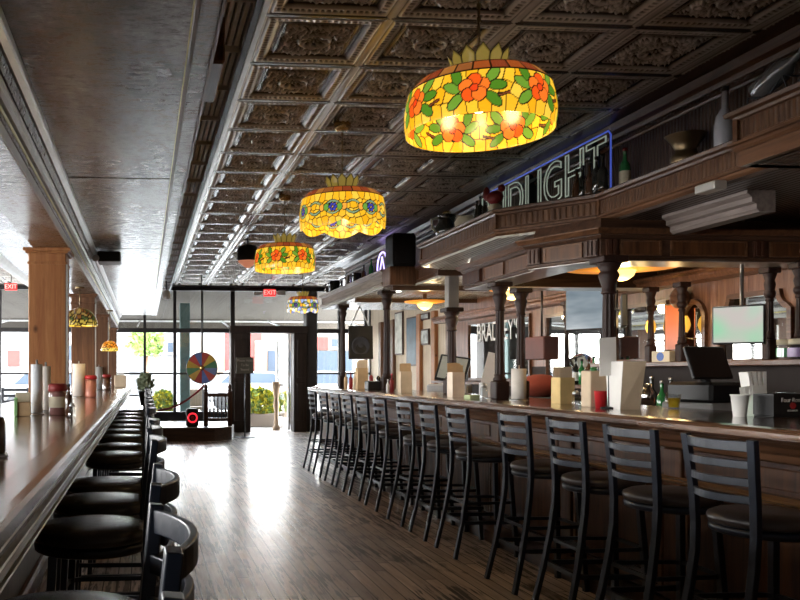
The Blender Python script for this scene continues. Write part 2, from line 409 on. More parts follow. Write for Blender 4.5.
# pressed tin ceiling
def tin_tile():
    n = 76; P = .69; g = np.linspace(0, P, n+1); X, Y = np.meshgrid(g, g)
    d = np.minimum(np.minimum(X, P-X), np.minimum(Y, P-Y))
    def st(a, b, x): q = np.clip((x-a)/(b-a), 0, 1); return q*q*(3-2*q)
    z = .010*st(.024,.028,d) - .014*np.exp(-((d-.040)/.009)**2) - .008*np.exp(-((d-.084)/.005)**2)
    al = np.where(np.minimum(X,P-X) < np.minimum(Y,P-Y), Y, X)
    z -= .010*np.clip(np.sin(al*2*PI/.0345)*2,0,1)*((d>.054)&(d<.076))
    z += .017*st(.090,.125,d); z -= .010*np.exp(-((d-.136)/.006)**2)
    cx, cy = X-P/2, Y-P/2; r = np.hypot(cx, cy); th = np.arctan2(cy, cx); inn = st(.145,.16,d)
    orn = .5+.5*np.sin(th*8+r*40)*np.sin(r*75)
    orn2 = .5+.5*np.sin(cx*80+3*np.sin(cy*52))*np.sin(cy*80+3*np.sin(cx*52))
    o = np.where(r < .105, .032*np.exp(-((r-.090)/.011)**2) + .022*orn*(r<.08) - .016*np.exp(-(r/.03)**2), .036*orn2)
    z -= o*inn
    v = np.stack([X.ravel(), Y.ravel(), z.ravel()], 1)
    idx = np.arange((n+1)**2).reshape(n+1, n+1)
    f = np.stack([idx[:-1,:-1], idx[1:,:-1], idx[1:,1:], idx[:-1,1:]], -1).reshape(-1, 4)
    me = bpy.data.meshes.new('ceiling'); me.from_pydata(v.tolist(), [], f.tolist()); me.materials.append(M['tin'])
    me.polygons.foreach_set('use_smooth', [True]*len(f))
    # antique finish with crease shade put into the colour: raised relief silver, hollows black
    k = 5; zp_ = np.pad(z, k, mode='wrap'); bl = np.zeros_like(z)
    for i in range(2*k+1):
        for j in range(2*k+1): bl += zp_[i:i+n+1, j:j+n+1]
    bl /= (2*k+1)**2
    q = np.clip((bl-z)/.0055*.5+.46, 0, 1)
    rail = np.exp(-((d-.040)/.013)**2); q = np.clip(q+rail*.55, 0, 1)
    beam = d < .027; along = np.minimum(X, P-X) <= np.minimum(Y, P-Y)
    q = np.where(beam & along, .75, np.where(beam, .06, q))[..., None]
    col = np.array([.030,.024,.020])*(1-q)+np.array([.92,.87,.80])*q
    ca = me.color_attributes.new('relief_shade', 'FLOAT_COLOR', 'POINT')
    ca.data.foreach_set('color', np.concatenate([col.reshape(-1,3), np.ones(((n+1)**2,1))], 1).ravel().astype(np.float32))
    return me
HT = E + 1.91
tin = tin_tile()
def tin_field(name, x0, nx, y0, ny):
    o = bpy.data.objects.new(name, tin); C.objects.link(o); o.location = (x0, y0, HT)
    for ax, n in ((0, nx), (1, ny)):
        a = o.modifiers.new('tile_repeat', 'ARRAY'); a.count = n; a.use_relative_offset = False; a.use_constant_offset = True
        a.constant_offset_displace = (.69, 0, 0) if ax == 0 else (0, .69, 0)
    return struct(o)
Y0T = 5.04 - 9*.69
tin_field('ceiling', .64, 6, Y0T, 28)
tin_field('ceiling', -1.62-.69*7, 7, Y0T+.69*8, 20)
# dropped laminate ceiling over the counter, with its mouldings (h is height over the eye)
H1 = E + 1.2
mb = MB(); y = -4.8; yseam = [-5.0, -1.2, 1.9, 5.1, 8.0, 11.0, 14.0, 17.3]
for a, b in zip(yseam, yseam[1:]): mb.box(-.47, .165, a+.014, b-.014, H1, H1+.03)
struct(mb.build('ceiling', M['laminate']))
sbox('ceiling', M['black'], -.5, .26, -5, 17.3, H1+.031, H1+.1)
sbox('ceiling', M['laminate'], .175, .25, -5, 17.3, H1-.004, H1+.03)
def extr(name, m, poly, y0=-5, y1=17.3): return struct(MB().prism(poly, y0, y1, 'y').build(name, m))
extr('trim_ceiling_edge', M['wood_mid'], [(.163,H1-.010),(.168,H1-.014),(.180,H1-.014),(.184,H1-.006),(.184,H1+.01),(.163,H1+.01)])
extr('trim_ceiling_bead', M['gold_trim'], [(.158,H1-.006),(.163,H1-.006),(.163,H1+.01),(.158,H1+.01)])
extr('trim_ceiling_lip', M['wood_mid'], [(.25,H1-.02),(.262,H1-.02),(.262,H1+.40),(.25,H1+.40)])
# louvred strip between dropped ceiling and tin
HL = E+1.66
sbox('ceiling', M['grey_wall'], .262, .53, -5, 17.3, HL+.03, HL+.05)
mb = MB(); y = -1.0
while y < 17:
    mb.box(.335,.50,y,y+.012,HL-.004,HL+.03); mb.box(.335,.345,y,y+.56,HL,HL+.03); mb.box(.49,.50,y,y+.56,HL,HL+.03)
    for k in range(4): mb.box(.352+.035*k,.374+.035*k,y+.03,y+.53,HL+.008,HL+.03)
    y += .58
struct(mb.build('trim_louvre_panel', M['louvre']))
extr('trim_dark_rail', M['black'], [(.50,HL-.01),(.53,HL-.01),(.53,HT),(.50,HT)])
extr('trim_dark_rail', M['black'], [(.29,HL-.01),(.325,HL-.01),(.325,HL+.05),(.29,HL+.05)])
extr('trim_tin_border', M['silver_trim'], [(.53,HT-.02),(.545,HT-.03),(.56,HT-.012),(.60,HT-.012),(.61,HT-.03),(.64,HT-.03),(.64,HT+.02),(.53,HT+.02)])
# beam over the pillars
HB = E+.9
extr('trim_beam', M['laminate'], [(-.80,HB),(-.55,HB),(-.55,HB+.02),(-.56,HB+.02),(-.56,HB+.36),(-.80,HB+.36)])
extr('trim_beam_moulding', M['silver_trim'], [(-.555,HB+.005),(-.545,HB+.005),(-.545,HB+.055),(-.55,HB+.06),(-.555,HB+.06)])
extr('trim_beam_moulding', M['laminate'], [(-.56,HB+.06),(-.542,HB+.065),(-.542,HB+.085),(-.56,HB+.085)])
extr('trim_gold_strip', M['gold_trim'], [(-.56,HB+.088),(-.54,HB+.088),(-.538,HB+.104),(-.56,HB+.104)])
extr('trim_beam_moulding', M['silver_trim'], [(-.56,HB+.115),(-.53,HB+.12),(-.525,HB+.15),(-.515,HB+.155),(-.515,HB+.17),(-.56,HB+.17)])
extr('trim_beam_moulding', M['laminate'], [(-.56,HB+.175),(-.512,HB+.18),(-.50,HB+.225),(-.56,HB+.23)])
extr('trim_beam_moulding', M['silver_trim'], [(-.56,HB+.235),(-.495,HB+.24),(-.478,HB+.265),(-.47,HB+.27),(-.468,HB+.298),(-.56,HB+.298)])
sbox('ceiling', M['laminate'], -1.62, -.80, -5, 17.3, E+1.25, E+1.3)
extr('trim_left_moulding', M['silver_trim'], [(-1.0,E+1.25),(-.92,E+1.20),(-.90,E+1.22),(-.86,E+1.15),(-.80,E+1.13),(-.80,E+1.25)])
extr('trim_left_moulding', M['silver_trim'], [(-1.70,E+1.25),(-1.60,E+1.18),(-1.56,E+1.2),(-1.52,E+1.25)])
extr('trim_left_fascia', M['laminate'], [(-1.66,E+1.25),(-1.62,E+1.25),(-1.62,HT),(-1.66,HT)])

# street front ------------------------------------------------------
def X18(px): return at(px, Y=YB)[0]
def Z18(py): return E + (372-py)/820*YB
D = M['dark_frame']
zT, zK = Z18(331), Z18(413)          # transom, knee wall
xs_door = (X18(230), X18(316)); zk = zK
sbox('wall_back', M['dark_frame'], -7.2, xs_door[0], YB, YB+.15, 0, zk)
sbox('wall_back', M['dark_frame'], xs_door[1], 5.1, YB, YB+.15, 0, zk)
sbox('wall_back', M['grey_wall'], -7.2, 5.1, YB, YB+.15, Z18(290), 3.36)
sbox('trim_front_valance', M['black'], -7.0, 5.1, YB-.12, YB, Z18(291), HT-.03)
mb = MB()
for px, wd in ((0,.05),(60,.05),(116,.03),(145,.06),(175,.07),(203,.02),(233,.09),(340,.06),(372,.10)):
    x = X18(px); mb.box(x-wd/2, x+wd/2, YB-.02, YB+.1, zk, Z18(290))
for x in (-4.3,-5.6,-6.9, 5.0): mb.box(x-.03,x+.03,YB-.02,YB+.1,zk,Z18(290))
for a, b in ((-7.0, xs_door[0]), (xs_door[1], 5.1)): mb.box(a,b,YB-.03,YB+.1,zT-.035,zT+.035); mb.box(a,b,YB-.01,YB+.06,Z18(373.5)-.02,Z18(373.5)+.02); mb.box(a,b,YB-.06,YB+.1,zk-.03,zk+.03)
mb.box(-7.0,5.1,YB-.01,YB+.08,zT+.02,zT+.06)
struct(mb.build('window_1', D))
struct(MB().box(-7.0,xs_door[0],YB+.03,YB+.036,zk,Z18(291)).build('window_2', M['pane']))
struct(MB().box(xs_door[1],5.1,YB+.03,YB+.036,zk,Z18(291)).build('window_3', M['pane']))
struct(MB().box(xs_door[0],xs_door[1],YB+.03,YB+.036,zT,Z18(291)).build('window_4', M['pane']))
# heavy dark doorway
mb = MB()
for a, b in ((230,249.5),(292,305)): mb.bbox(X18(a),X18(b),YB-.25,YB+.2,0,Z18(333),.015)
mb.bbox(X18(229),X18(306),YB-.27,YB+.2,Z18(333),Z18(326),.01)
for a, b in ((233,246),(295,302)):
    mb.bbox(X18(a),X18(b),YB-.27,YB-.25,.25,1.1,.01); mb.bbox(X18(a),X18(b),YB-.27,YB-.25,1.2,2.05,.01)
struct(mb.build('door_1', M['door_black']))
struct(MB().bbox(X18(305),X18(316),YB-.2,YB+.2,0,Z18(291),.02).build('wall_back_pier', M['dark_frame']))
dr = empty('door_2', (X18(291.5),YB+.15,0), R(98)); dr['kind'] = 'structure'
mb = MB(); 
for b in ((0,.1,0,.045,.02,2.2),(.86,.96,0,.045,.02,2.2),(.1,.86,0,.045,.02,.28),(.1,.86,0,.045,2.1,2.2),(.1,.86,0,.045,1.0,1.06)): mb.box(*b)
mb.build('door_frame', M['white_paint'], dr); MB().box(.1,.86,.02,.026,.28,2.1).build('door_pane', M['pane'], dr)
MB().tube([(.9,-.05,.9),(.9,-.05,1.25)],.012).build('door_handle', M['steel'], dr)
# low display platform and its skirting
px_, zp = [(.02,15.75),(1.35,15.75),(1.72,16.05),(1.82,16.6),(1.82,18.19),(.02,18.19)], .25
struct(MB().prism(px_, 0, zp).build('floor_platform', M['wood_darkx']))
struct(MB().prism([(a, b) for a, b in [(.03,15.77),(1.34,15.77),(1.70,16.06),(1.80,16.6),(1.80,17.93),(.03,17.93)]], zp, zp+.012).build('floor_platform', M['steel']))

# beaded wall above the bar canopy, cornice
XW = 3.65
sbox('wall_bulkhead', M['wood_bead_dark'], XW, XW+.1, -5, 14.65, E+1.13, 3.36)
extr('trim_cornice', M['wood_mid'], [(XW,E+1.80),(XW-.02,E+1.80),(XW-.03,E+1.83),(XW-.06,E+1.85),(XW-.09,E+1.90),(XW-.10,E+1.96),(XW,E+1.96)], -5, 14.6)
extr('trim_cornice_bead', M['wood_mid'], [(XW,E+1.745),(XW-.012,E+1.745),(XW-.018,E+1.76),(XW-.012,E+1.775),(XW,E+1.775)], -5, 14.6)
extr('trim_tin_cove', M['wood_dark'], [(XW-.10,E+1.89),(XW-.30,E+1.93),(XW-.30,E+1.96),(XW-.10,E+1.96)], -5, 14.6)

# outside: pavement, road, buildings ---------------------------------
M['pavement'] = mat('pavement', (.34,.33,.32), .9, 0, .06, 2)
M['far_cream'] = mat('far_cream_render', (.19,.155,.125), .9, 0, .05, 1)
M['far_pink'] = mat('far_pink_brick', (.13,.030,.026), .9, 0, .08, 3)
M['far_blue'] = mat('far_blue_panel', (.03,.042,.06), .8, 0, .05, 1)
M['far_white'] = mat('far_white_render', (.21,.21,.21), .9, 0, .03, 1)
M['leaf'] = mat('leaf', (.15,.22,.05), .6, 0, .5, 9)
M['leaf_yellow'] = mat('yellow_leaf', (.42,.38,.03), .6, 0, .4, 9)
M['teal'] = mat('teal_paint', (.09,.145,.14), .6)
struct(MB().box(-40,45,18.45,75,-.2,-.03).build('ground', M['pavement']))
def xo(px, Y): return at(px, Y=Y)[0]
def zo(py, Y): return E + (372-py)/820*Y
def far_building(px0, px1, Y, ptop, wallm, bands, label, wins=()):
    r = empty('building', (xo((px0+px1)/2, Y), Y, -.03), 0, label, 'building', None)
    ox = r.location.x; x0, x1 = xo(px0,Y)-ox, xo(px1,Y)-ox; zt = zo(ptop,Y)
    MB().box(x0,x1,0,6,0,zt).build('wall', wallm, r)
    for a, b, pa, pb, mm in bands: MB().box(xo(a,Y)-ox, xo(b,Y)-ox, -.12, .0, max(0,zo(pb,Y)), zo(pa,Y)).build('garage_shutter' if mm is M['far_blue'] else 'facade_panel', mm, r)
    for a, b, pa, pb in wins: 
        w_ = MB().box(xo(a,Y)-ox, xo(b,Y)-ox, -.1, .0, zo(pb,Y), zo(pa,Y)).build('window', M['far_blue'], r)
        MB().box(xo(a,Y)-ox-.1, xo(b,Y)-ox+.1, -.16, -.1, zo(pb,Y)-.15, zo(pb,Y)).build('window_sill', M['far_white'], w_)
    MB().box(x0-.2,x1+.2,-.2,6.2,zt,zt+.3).build('roof', M['far_white'], r)
far_building(-60, 128, 44, 318, M['far_white'], [(8,20,350,366,M['far_pink'])], 'far white building with pink-red panels across the street, left end', [(60,75,345,360),(90,104,345,360)])
far_building(128, 236, 50, 322, M['far_white'], [(200,228,335,380,M['far_cream'])], 'far white building with one cream panel behind the wheel', [(150,160,342,352),(168,176,342,352),(205,212,342,356)])
far_building(236.5, 262, 42, 325, M['far_pink'], [(255,262,340,386,M['far_cream'])], 'far pink brick building seen through the doorway')
far_building(262, 420, 46, 326, M['far_cream'], [(268,300,350,372,M['far_blue']),(310,352,350,372,M['far_blue']),(314,328,336,349,M['far_pink'])], 'far cream building with blue-grey garage shutters', [(332,344,338,346)])
# awning outside the clerestory
r = empty('street_awning', (0,YB+.2,0), 0, 'grey-beige awning outside above the front windows with white struts', 'awning')
M['awning'] = mat('awning_cloth', (.115,.103,.09), .9, 0, .05, 3)
MB().prism([(0.0,3.5),(0.0,3.46),(2.6,2.62),(2.6,2.40),(2.62,2.40),(2.62,2.66)], -7.0, 6.5, 'x').build('canopy', M['awning'], r)
for x in (-6,-3.4,-1.85,-.15,1.9,3.1,5.0):
    MB().tube([(x,.02,2.35),(x+.05,2.4,2.63)], .02, 6).build('strut', M['white_paint'], r)
MB().box(-7,6.5,2.45,2.5,2.60,2.64).build('rail', M['white_paint'], r)
def bush(name, c, s, n, label, cat, mats, grp=None, leaf=.07, ball=True):
    """plant of many small folded leaves round an ellipsoid"""
    r = empty(name, (c[0],c[1],c[2]), 0, label, cat, grp)
    for mi, mm in enumerate(mats):
        b = MB()
        for k in range(n//len(mats)):
            th = random.uniform(0, 2*PI); u = random.uniform(-.9, 1); q = random.uniform(.45, 1)**.5; rr = math.sqrt(max(0,1-u*u))*q
            p = Vector((rr*math.cos(th)*s[0], rr*math.sin(th)*s[1], (u*q+1)*s[2]))
            d = Vector((random.uniform(-1,1),random.uniform(-1,1),random.uniform(-.2,1.2))).normalized(); e = d.cross(Vector((random.random(),1,.3))).normalized()
            L = leaf*random.uniform(.6,1.3); f = d.cross(e)*L*.12
            b.add([p, p+d*L*.5+e*L*.28+f, p+d*L, p+d*L*.5-e*L*.28+f], [(0,1,2),(0,2,3)])
        b.build('foliage', mm, r, fix=False)
    return r
for k, (px, Y, w_, h) in enumerate(((262,20.3,.40,.36),(243,21.4,.35,.42),(283,21.4,.30,.30),(163,20.4,.30,.33))):
    X = xo(px, Y)
    o = bush('planter_shrub', (X,Y,.18), (w_,.3,h), 900, ['yellow-green shrub outside in the middle of the doorway','green shrub outside at the left of the doorway','low shrub outside at the right edge of the doorway','small yellow-green shrub outside behind the red rope'][k], 'shrub', (M['leaf'], M['leaf_yellow']), None, .12)
    MB().bbox(-w_-.05,w_+.05,-.28,.28,-.21,.12,.02).build('planter', M['far_cream'], o)
for k, (px, py, Y, s) in enumerate(((146,344,38,.8),)):
    X = xo(px, Y); z = zo(py, Y)
    o = bush('street_tree', (X,Y,z-s*.8), (s,s,s*.8), 420, 'green street tree seen through the windows left of the wheel', 'tree', (M['leaf'],), None, .35)
    MB().tube([(0,0,-z+s*.8-.03),(0.05,0,.5*s)], [.12,.07], 8).build('trunk', M['wood_midz'], o)
# teal post, bench block, wooden bollard
X = xo(185, 19.6); r = empty('teal_post', (X,19.6,-.03), 0, 'tall teal post standing outside behind the wheel', 'post')
MB().bbox(-.12,.12,-.12,.12,.1,3.0,.01).build('shaft', M['teal'], r); MB().bbox(-.17,.17,-.17,.17,0,.1,.01).build('base', M['teal'], r)
X = xo(194, 20.6); r = empty('street_bench', (X,21,-.03), 0, 'pale stone bench outside below the wheel', 'bench')
MB().bbox(-.32,.32,-.25,.25,.40,.48,.01).build('seat', M['far_cream'], r); MB().bbox(-.32,.32,.18,.26,.48,.92,.02).build('backrest', M['far_cream'], r)
for s in (-1,1): MB().bbox(s*.25-.06,s*.25+.06,-.2,.2,0,.40,.01).build('leg', M['far_cream'], r)
r = empty('wooden_post', (at(276.5,Y=18.9)[0],18.9,-.03), 0, 'carved pale wooden post standing just outside the doorway', 'post')
MB().lathe([(.09,0),(.09,.08),(.055,.12),(.05,.45),(.075,.6),(.05,.75),(.08,.9),(.10,1.05),(.09,1.12),(.02,1.14)],n=14).build('shaft', wood('pale_post',(.35,.24,.15),(.5,.36,.24),'z',.6,0), r)
for k,(px,Y,mm,lab) in enumerate(((60,27,M['far_white'],'white parked car outside the left windows'),(255,30,M['far_white'],'white parked car seen through the doorway'),(330,28,M['far_white'],'pale parked car outside the window beside the bar'))):
    r = empty('car', (xo(px,Y),Y,-.03), 0, lab, 'car')
    MB().prism([(-2.1,.3),(2.1,.3),(2.15,.7),(1.9,.85),(1.1,.92),(.6,1.38),(-1.0,1.4),(-1.6,.95),(-2.1,.85)], -.8, .8, 'y').build('body', mm, r, .06)
    MB().prism([(-1.35,.97),(.98,.97),(.55,1.32),(-.95,1.34)], -.82, .82, 'y').build('windows', M['far_blue'], r)
    for s in (-1.3,1.3):
        b = MB(); b.M = Matrix.Translation((s,-.83,.32)) @ Matrix.Rotation(R(90),4,'X'); b.lathe([(.18,-.06),(.32,-.05),(.32,.05),(.18,.06)],n=16); b.build('wheel', M['black'], r)

# ================================================================== BAR
XF, XBk, ZBT = 2.55, 3.65, 1.10
r = bar = empty('bar_counter', (XF,0,0), 0, 'long dark wood bar with panelled front and polished top', 'bar counter')
front = [(3.65,13.9),(2.87,13.9),(2.55,12.7),(2.55,-1.5)]           # far to near, outward = -X
loc = lambda P: [(x-XF, y) for x, y in P]
MB().sweep(loc(front), [(-.12,ZBT-.065),(-.02,ZBT-.06),(0,ZBT-.045),(0,ZBT-.02),(-.015,ZBT-.004),(-.06,ZBT-.0),(-.12,ZBT-.004)]).build('edge_rail', M['bar_top'], r)
inner = [(3.65,13.82),(2.93,13.82),(2.63,12.68),(2.63,-1.5),(3.65,-1.5)]
MB().prism(loc(inner), ZBT-.05, ZBT-.012).build('bar_top', M['bar_top'], r)
body = [(3.6,13.7),(3.05,13.7),(2.76,12.66),(2.76,-1.5)]
MB().prism(loc(body)+[(3.6-XF,-1.5)], 0, ZBT-.05).build('body', M['wood_darkz'], r)
MB().sweep(loc(body), [(0,.93),(.02,.94),(.03,.97),(.06,.985),(.075,1.01),(.11,1.03),(.11,1.05),(0,1.05)]).build('top_moulding', M['wood_mid'], r)
MB().sweep(loc(body), [(0,.745),(.02,.75),(.035,.765),(.035,.775),(.02,.79),(0,.795)]).build('middle_rail', M['golden_wood'], r)
MB().sweep(loc(body), [(0,0),(.075,0),(.075,.09),(.05,.12),(.02,.135),(0,.14)]).build('plinth', M['wood_dark'], r)
y = -1.4; k = 0
while y < 12.3:
    x = 2.76-XF
    MB().bbox(x-.022,x+.01,y,y+.14,.14,.93,.006).build('pilaster', M['bar_panel'], r)
    b = MB()
    b.bbox(x-.012,x+.01,y+.20,y+1.02,.20,.70,.01); b.bbox(x-.012,x+.01,y+.20,y+1.02,.815,.91,.006)
    b.build('raised_panel', M['bar_panel'], r)
    b = MB()
    for z0, z1 in ((.17,.73),):
        for q in ((y+.16,y+.19,z0,z1),(y+1.03,y+1.06,z0,z1),(y+.19,y+1.03,z0,z0+.02),(y+.19,y+1.03,z1-.02,z1)): b.box(x-.018,x+.01,*q)
    b.build('panel_frame', M['wood_mid'], r)
    y += 1.08; k += 1

def column_mb(h, r0=.05, dropped=0):
    b = MB()
    b.bbox(-r0*1.5,r0*1.5,-r0*1.5,r0*1.5,0,.16,.008)
    b.lathe([(r0*1.35,.16),(r0*1.4,.18),(r0*1.1,.2),(r0*1.2,.22)],n=14)
    n = 20; prof = [.22, .3, h*.45, h*.5, h-.28]
    rs = []
    for z, q in ((.22,1.05),(h*.42,1.0),(h-.26,.85)):
        rs.append([(r0*q*(1-.12*(i%2))*math.cos(2*PI*i/n), r0*q*(1-.12*(i%2))*math.sin(2*PI*i/n), z) for i in range(n)])
    b.rings(rs, True, True, False)
    b.lathe([(r0*.95,h-.26),(r0*1.15,h-.25),(r0*.95,h-.235),(r0*1.0,h-.2),(r0*1.5,h-.13),(r0*1.35,h-.11),(r0*1.2,h-.1),(r0*1.7,h-.055),(r0*1.8,h-.045)],n=14)
    return b
def cap_mb(h, r0): return MB().bbox(-r0*2,r0*2,-r0*2,r0*2,h-.045,h,.006)

# ================================================================== CANOPY over the bar
ZT, ZB = E+1.34, E+1.13
r = can = empty('bar_canopy', (3.65,0,ZB), 0, 'dark wood canopy with beaded fascia and shelf above the bar', 'canopy')
cl = lambda P: [(x-3.65, y) for x, y in P]
zl = lambda pr: [(o, z-ZB) for o, z in pr]
yA = at(383, X=3.12)[1]; yM0 = at(422, X=2.9)[1]; yM1 = at(497, X=2.9)[1]; yN = at(600, X=3.42)[1]; yJ = at(738, X=3.18)[1]
pathA = [(3.64,at(322,X=3.12)[1]),(3.12,at(322,X=3.12)[1]),(3.12,yA),(3.50,yA)]
pathB = [(3.50,yA-.02),(3.42,yM0+.35),(2.9,yM0),(2.9,yM1),(3.42,yN),(3.42,yJ+.05)]
pathC = [(3.60,yJ),(3.18,yJ),(3.18,-1.5)]
prof = [(-.08,ZB-.01),(.005,ZB-.01),(.02,ZB+.005),(.02,ZB+.02),(.035,ZB+.025),(.035,ZB+.04),(.012,ZB+.05),(0,ZB+.055),(0,ZT-.055),(.015,ZT-.05),(.02,ZT-.035),(.045,ZT-.028),(.05,ZT-.008),(.04,ZT),(-.08,ZT)]
for P, mm, dz in ((pathA, M['silver_trim'], 0), (pathB, M['wood_mid'], 0), (pathC, M['wood_mid'], .06)):
    pr = [(o, z-ZB+dz) for o, z in prof]
    mm2 = wood('canopy_far_wood', (.16,.12,.09), (.34,.27,.21), 'y', .35, .3) if P is pathA else M['wood_mid']
    MB().sweep(cl(P), pr).build('fascia', mm2, r)
    if P is not pathA: MB().sweep(cl(P), [(0,.062+dz),(.005,.062+dz),(.005,.15+dz),(0,.15+dz)]).build('beaded_panel', M['wood_bead'], r)
    MB().prism(cl(P)+[(0,P[-1][1]),(0,P[0][1])], ZT-ZB-.03+dz, ZT-ZB-.002+dz).build('shelf', M['wood_mid'], r)
for (x, y) in pathB[1:5]+[pathC[1]]:
    dz = .06 if (x, y) == pathC[1] else 0
    MB().cbox((x-3.65,y,.105+dz),(.035,.035,.12)).build('corner_post', M['wood_mid'], r)
# block under the speaker
MB().bbox(3.12-3.66,3.50-3.65,yA-.34,yA+.02,-.02,.215,.01).build('end_block', M['wood_midz'], r)
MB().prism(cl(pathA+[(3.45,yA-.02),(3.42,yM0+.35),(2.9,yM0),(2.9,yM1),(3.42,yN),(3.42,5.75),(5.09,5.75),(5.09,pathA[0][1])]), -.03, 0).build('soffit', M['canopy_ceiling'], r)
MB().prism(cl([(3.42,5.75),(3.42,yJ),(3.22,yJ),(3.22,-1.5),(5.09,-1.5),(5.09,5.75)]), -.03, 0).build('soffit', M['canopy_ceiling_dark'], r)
# lower header ring
zh0, zh1 = E+.80-ZB, E+.98-ZB
hd = [(5.05,7.75),(3.10,7.75),(3.06,6.25),(2.98,6.18),(3.25,5.62),(5.05,5.62)]
hprof = [(-.10,zh0),(.0,zh0),(.012,zh0+.01),(.012,zh0+.022),(0,zh0+.03),(0,zh1-.03),(.015,zh1-.025),(.03,zh1-.005),(.03,zh1+.01),(-.03,zh1+.03),(-.05,-.02),(-.10,-.02)]
MB().sweep(cl(hd), hprof).build('header', M['wood_darkx'], r)
MB().sweep(cl([(5.05,7.75),(3.08,7.75),(3.04,6.27),(2.95,6.18),(3.22,5.59),(5.05,5.59)]), [(0,zh1),(.03,zh1),(.055,zh1+.03),(.055,zh1+.04),(0,zh1+.045)]).build('header_cornice', M['silver_trim'] if 0 else M['wood_mid'], r)
def panel_on(p0, p1, a, b, flutes=False):
    """raised panel or fluted block on the header face between fractions a, b"""
    d = Vector((p1[0]-p0[0], p1[1]-p0[1])); L = d.length; d.normalize(); n = Vector((d.y, -d.x)); o = Vector(p0)
    def quad(u0, u1, z0, z1, t0, t1, mm, nm):
        bb = MB(); pts = [o+d*u0*L+n*t0, o+d*u1*L+n*t0, o+d*u1*L+n*t1, o+d*u0*L+n*t1]
        bb.prism(cl([(q.x, q.y) for q in pts]), z0, z1); return bb
    if flutes:
        bb = quad(a, b, zh0+.03, zh1-.03, 0, .02, None, None); nfl = max(2, int((b-a)*L/.028))
        for k in range(nfl):
            u = a+(b-a)*(k+.2)/nfl; v = a+(b-a)*(k+.8)/nfl
            pts = [o+d*u*L+n*.02, o+d*v*L+n*.02, o+d*v*L+n*.03, o+d*u*L+n*.03]; bb.prism(cl([(q.x,q.y) for q in pts]), zh0+.04, zh1-.04)
        bb.build('fluted_block', M['wood_darkz'], r)
    else:
        quad(a, b, zh0+.045, zh1-.045, 0, .010, None, None).build('header_panel', M['bar_panel'], r)
        w2 = .02/L; bb = MB()
        for u0,u1,z0,z1 in ((a-w2,a,zh0+.035,zh1-.035),(b,b+w2,zh0+.035,zh1-.035),(a,b,zh0+.035,zh0+.045),(a,b,zh1-.045,zh1-.035)):
            pts = [o+d*u0*L, o+d*u1*L, o+d*u1*L+n*.014, o+d*u0*L+n*.014]; bb.prism(cl([(q.x,q.y) for q in pts]), z0, z1)
        bb.build('panel_frame', M['wood_mid'], r)
panel_on(hd[1], hd[2], .02, .30, True); panel_on(hd[1], hd[2], .36, .62); panel_on(hd[1], hd[2], .70, .94)
panel_on(hd[3], hd[4], .02, .2, True); panel_on(hd[3], hd[4], .28, .74); panel_on(hd[3], hd[4], .82, .98, True)
panel_on(hd[4], hd[5], .02, .06, True); panel_on(hd[4], hd[5], .09, .24); panel_on(hd[4], hd[5], .30, .60); panel_on(hd[4], hd[5], .64, .68, True); panel_on(hd[4], hd[5], .72, .97)
MB().sweep(cl(hd), [(-.30,zh0-.004),(-.004,zh0-.004),(-.004,zh0+.001),(-.30,zh0+.001)]).build('header_soffit', M['silver_trim'], r)
MB().sweep(cl(pathC), [(-.06,-.03),(-.002,-.03),(-.002,.06),(-.06,.06)]).build('lower_fascia', M['wood_mid'], r)
# inner beams and hanging moulding
for yy in (8.6, 10.2, 12.0): MB().box(-.50,1.44,yy,yy+.10,-.09,-.03).build('soffit_beam', M['wood_darkx'], r)
for yy in (6.2, 6.9): MB().box(-.45,1.44,yy,yy+.12,-.12,-.03).build('soffit_beam', M['wood_darkx'], r)
MB().sweep([(.04,5.5),(.04,4.68)], [(-.12,-.16),(-.02,-.16),(.0,-.14),(.0,-.11),(.03,-.10),(.03,-.07),(.06,-.05),(.06,-.03),(-.12,-.03)]).build('hanging_moulding', wood('grey_brown_moulding',(.13,.10,.09),(.24,.20,.18),'y',.4,.2), r)
# added pale block: the lit patch of the underside put into its colour
MB().bbox(-.40,-.32,4.45,4.62,-.08,-.03,.005).build('lit_patch_block', M['silver_trim'], r)
# turned columns, standing on the bar, part of the canopy
def bar_column(px, X, ztop, r0=.052, post=None):
    Y = at(px, X=X)[1]; zb = ZBT-.012-ZB; h = ztop-(ZBT-.012)
    c = column_mb(h, r0).build('column', M['column_wood'], r, loc=(X-3.65,Y,zb))
    cap_mb(h, r0).build('capital', M['column_wood'], c)
    if post: MB().bbox(X-3.65-.06,X-3.65+.06,Y-.06,Y+.06,ztop-ZB,-.03,.006).build('column_post', mat('grey_post',(.20,.18,.16),.5), r)
bar_column(343, 3.28, ZB-.03, .045); bar_column(387, 3.28, ZB-.03, .05); bar_column(452, 3.40, E+.71, .05, True)
bar_column(500, 3.16, E+.80, .042); bar_column(521, 3.60, E+.80, .04); bar_column(609, 3.22, E+.80, .046)

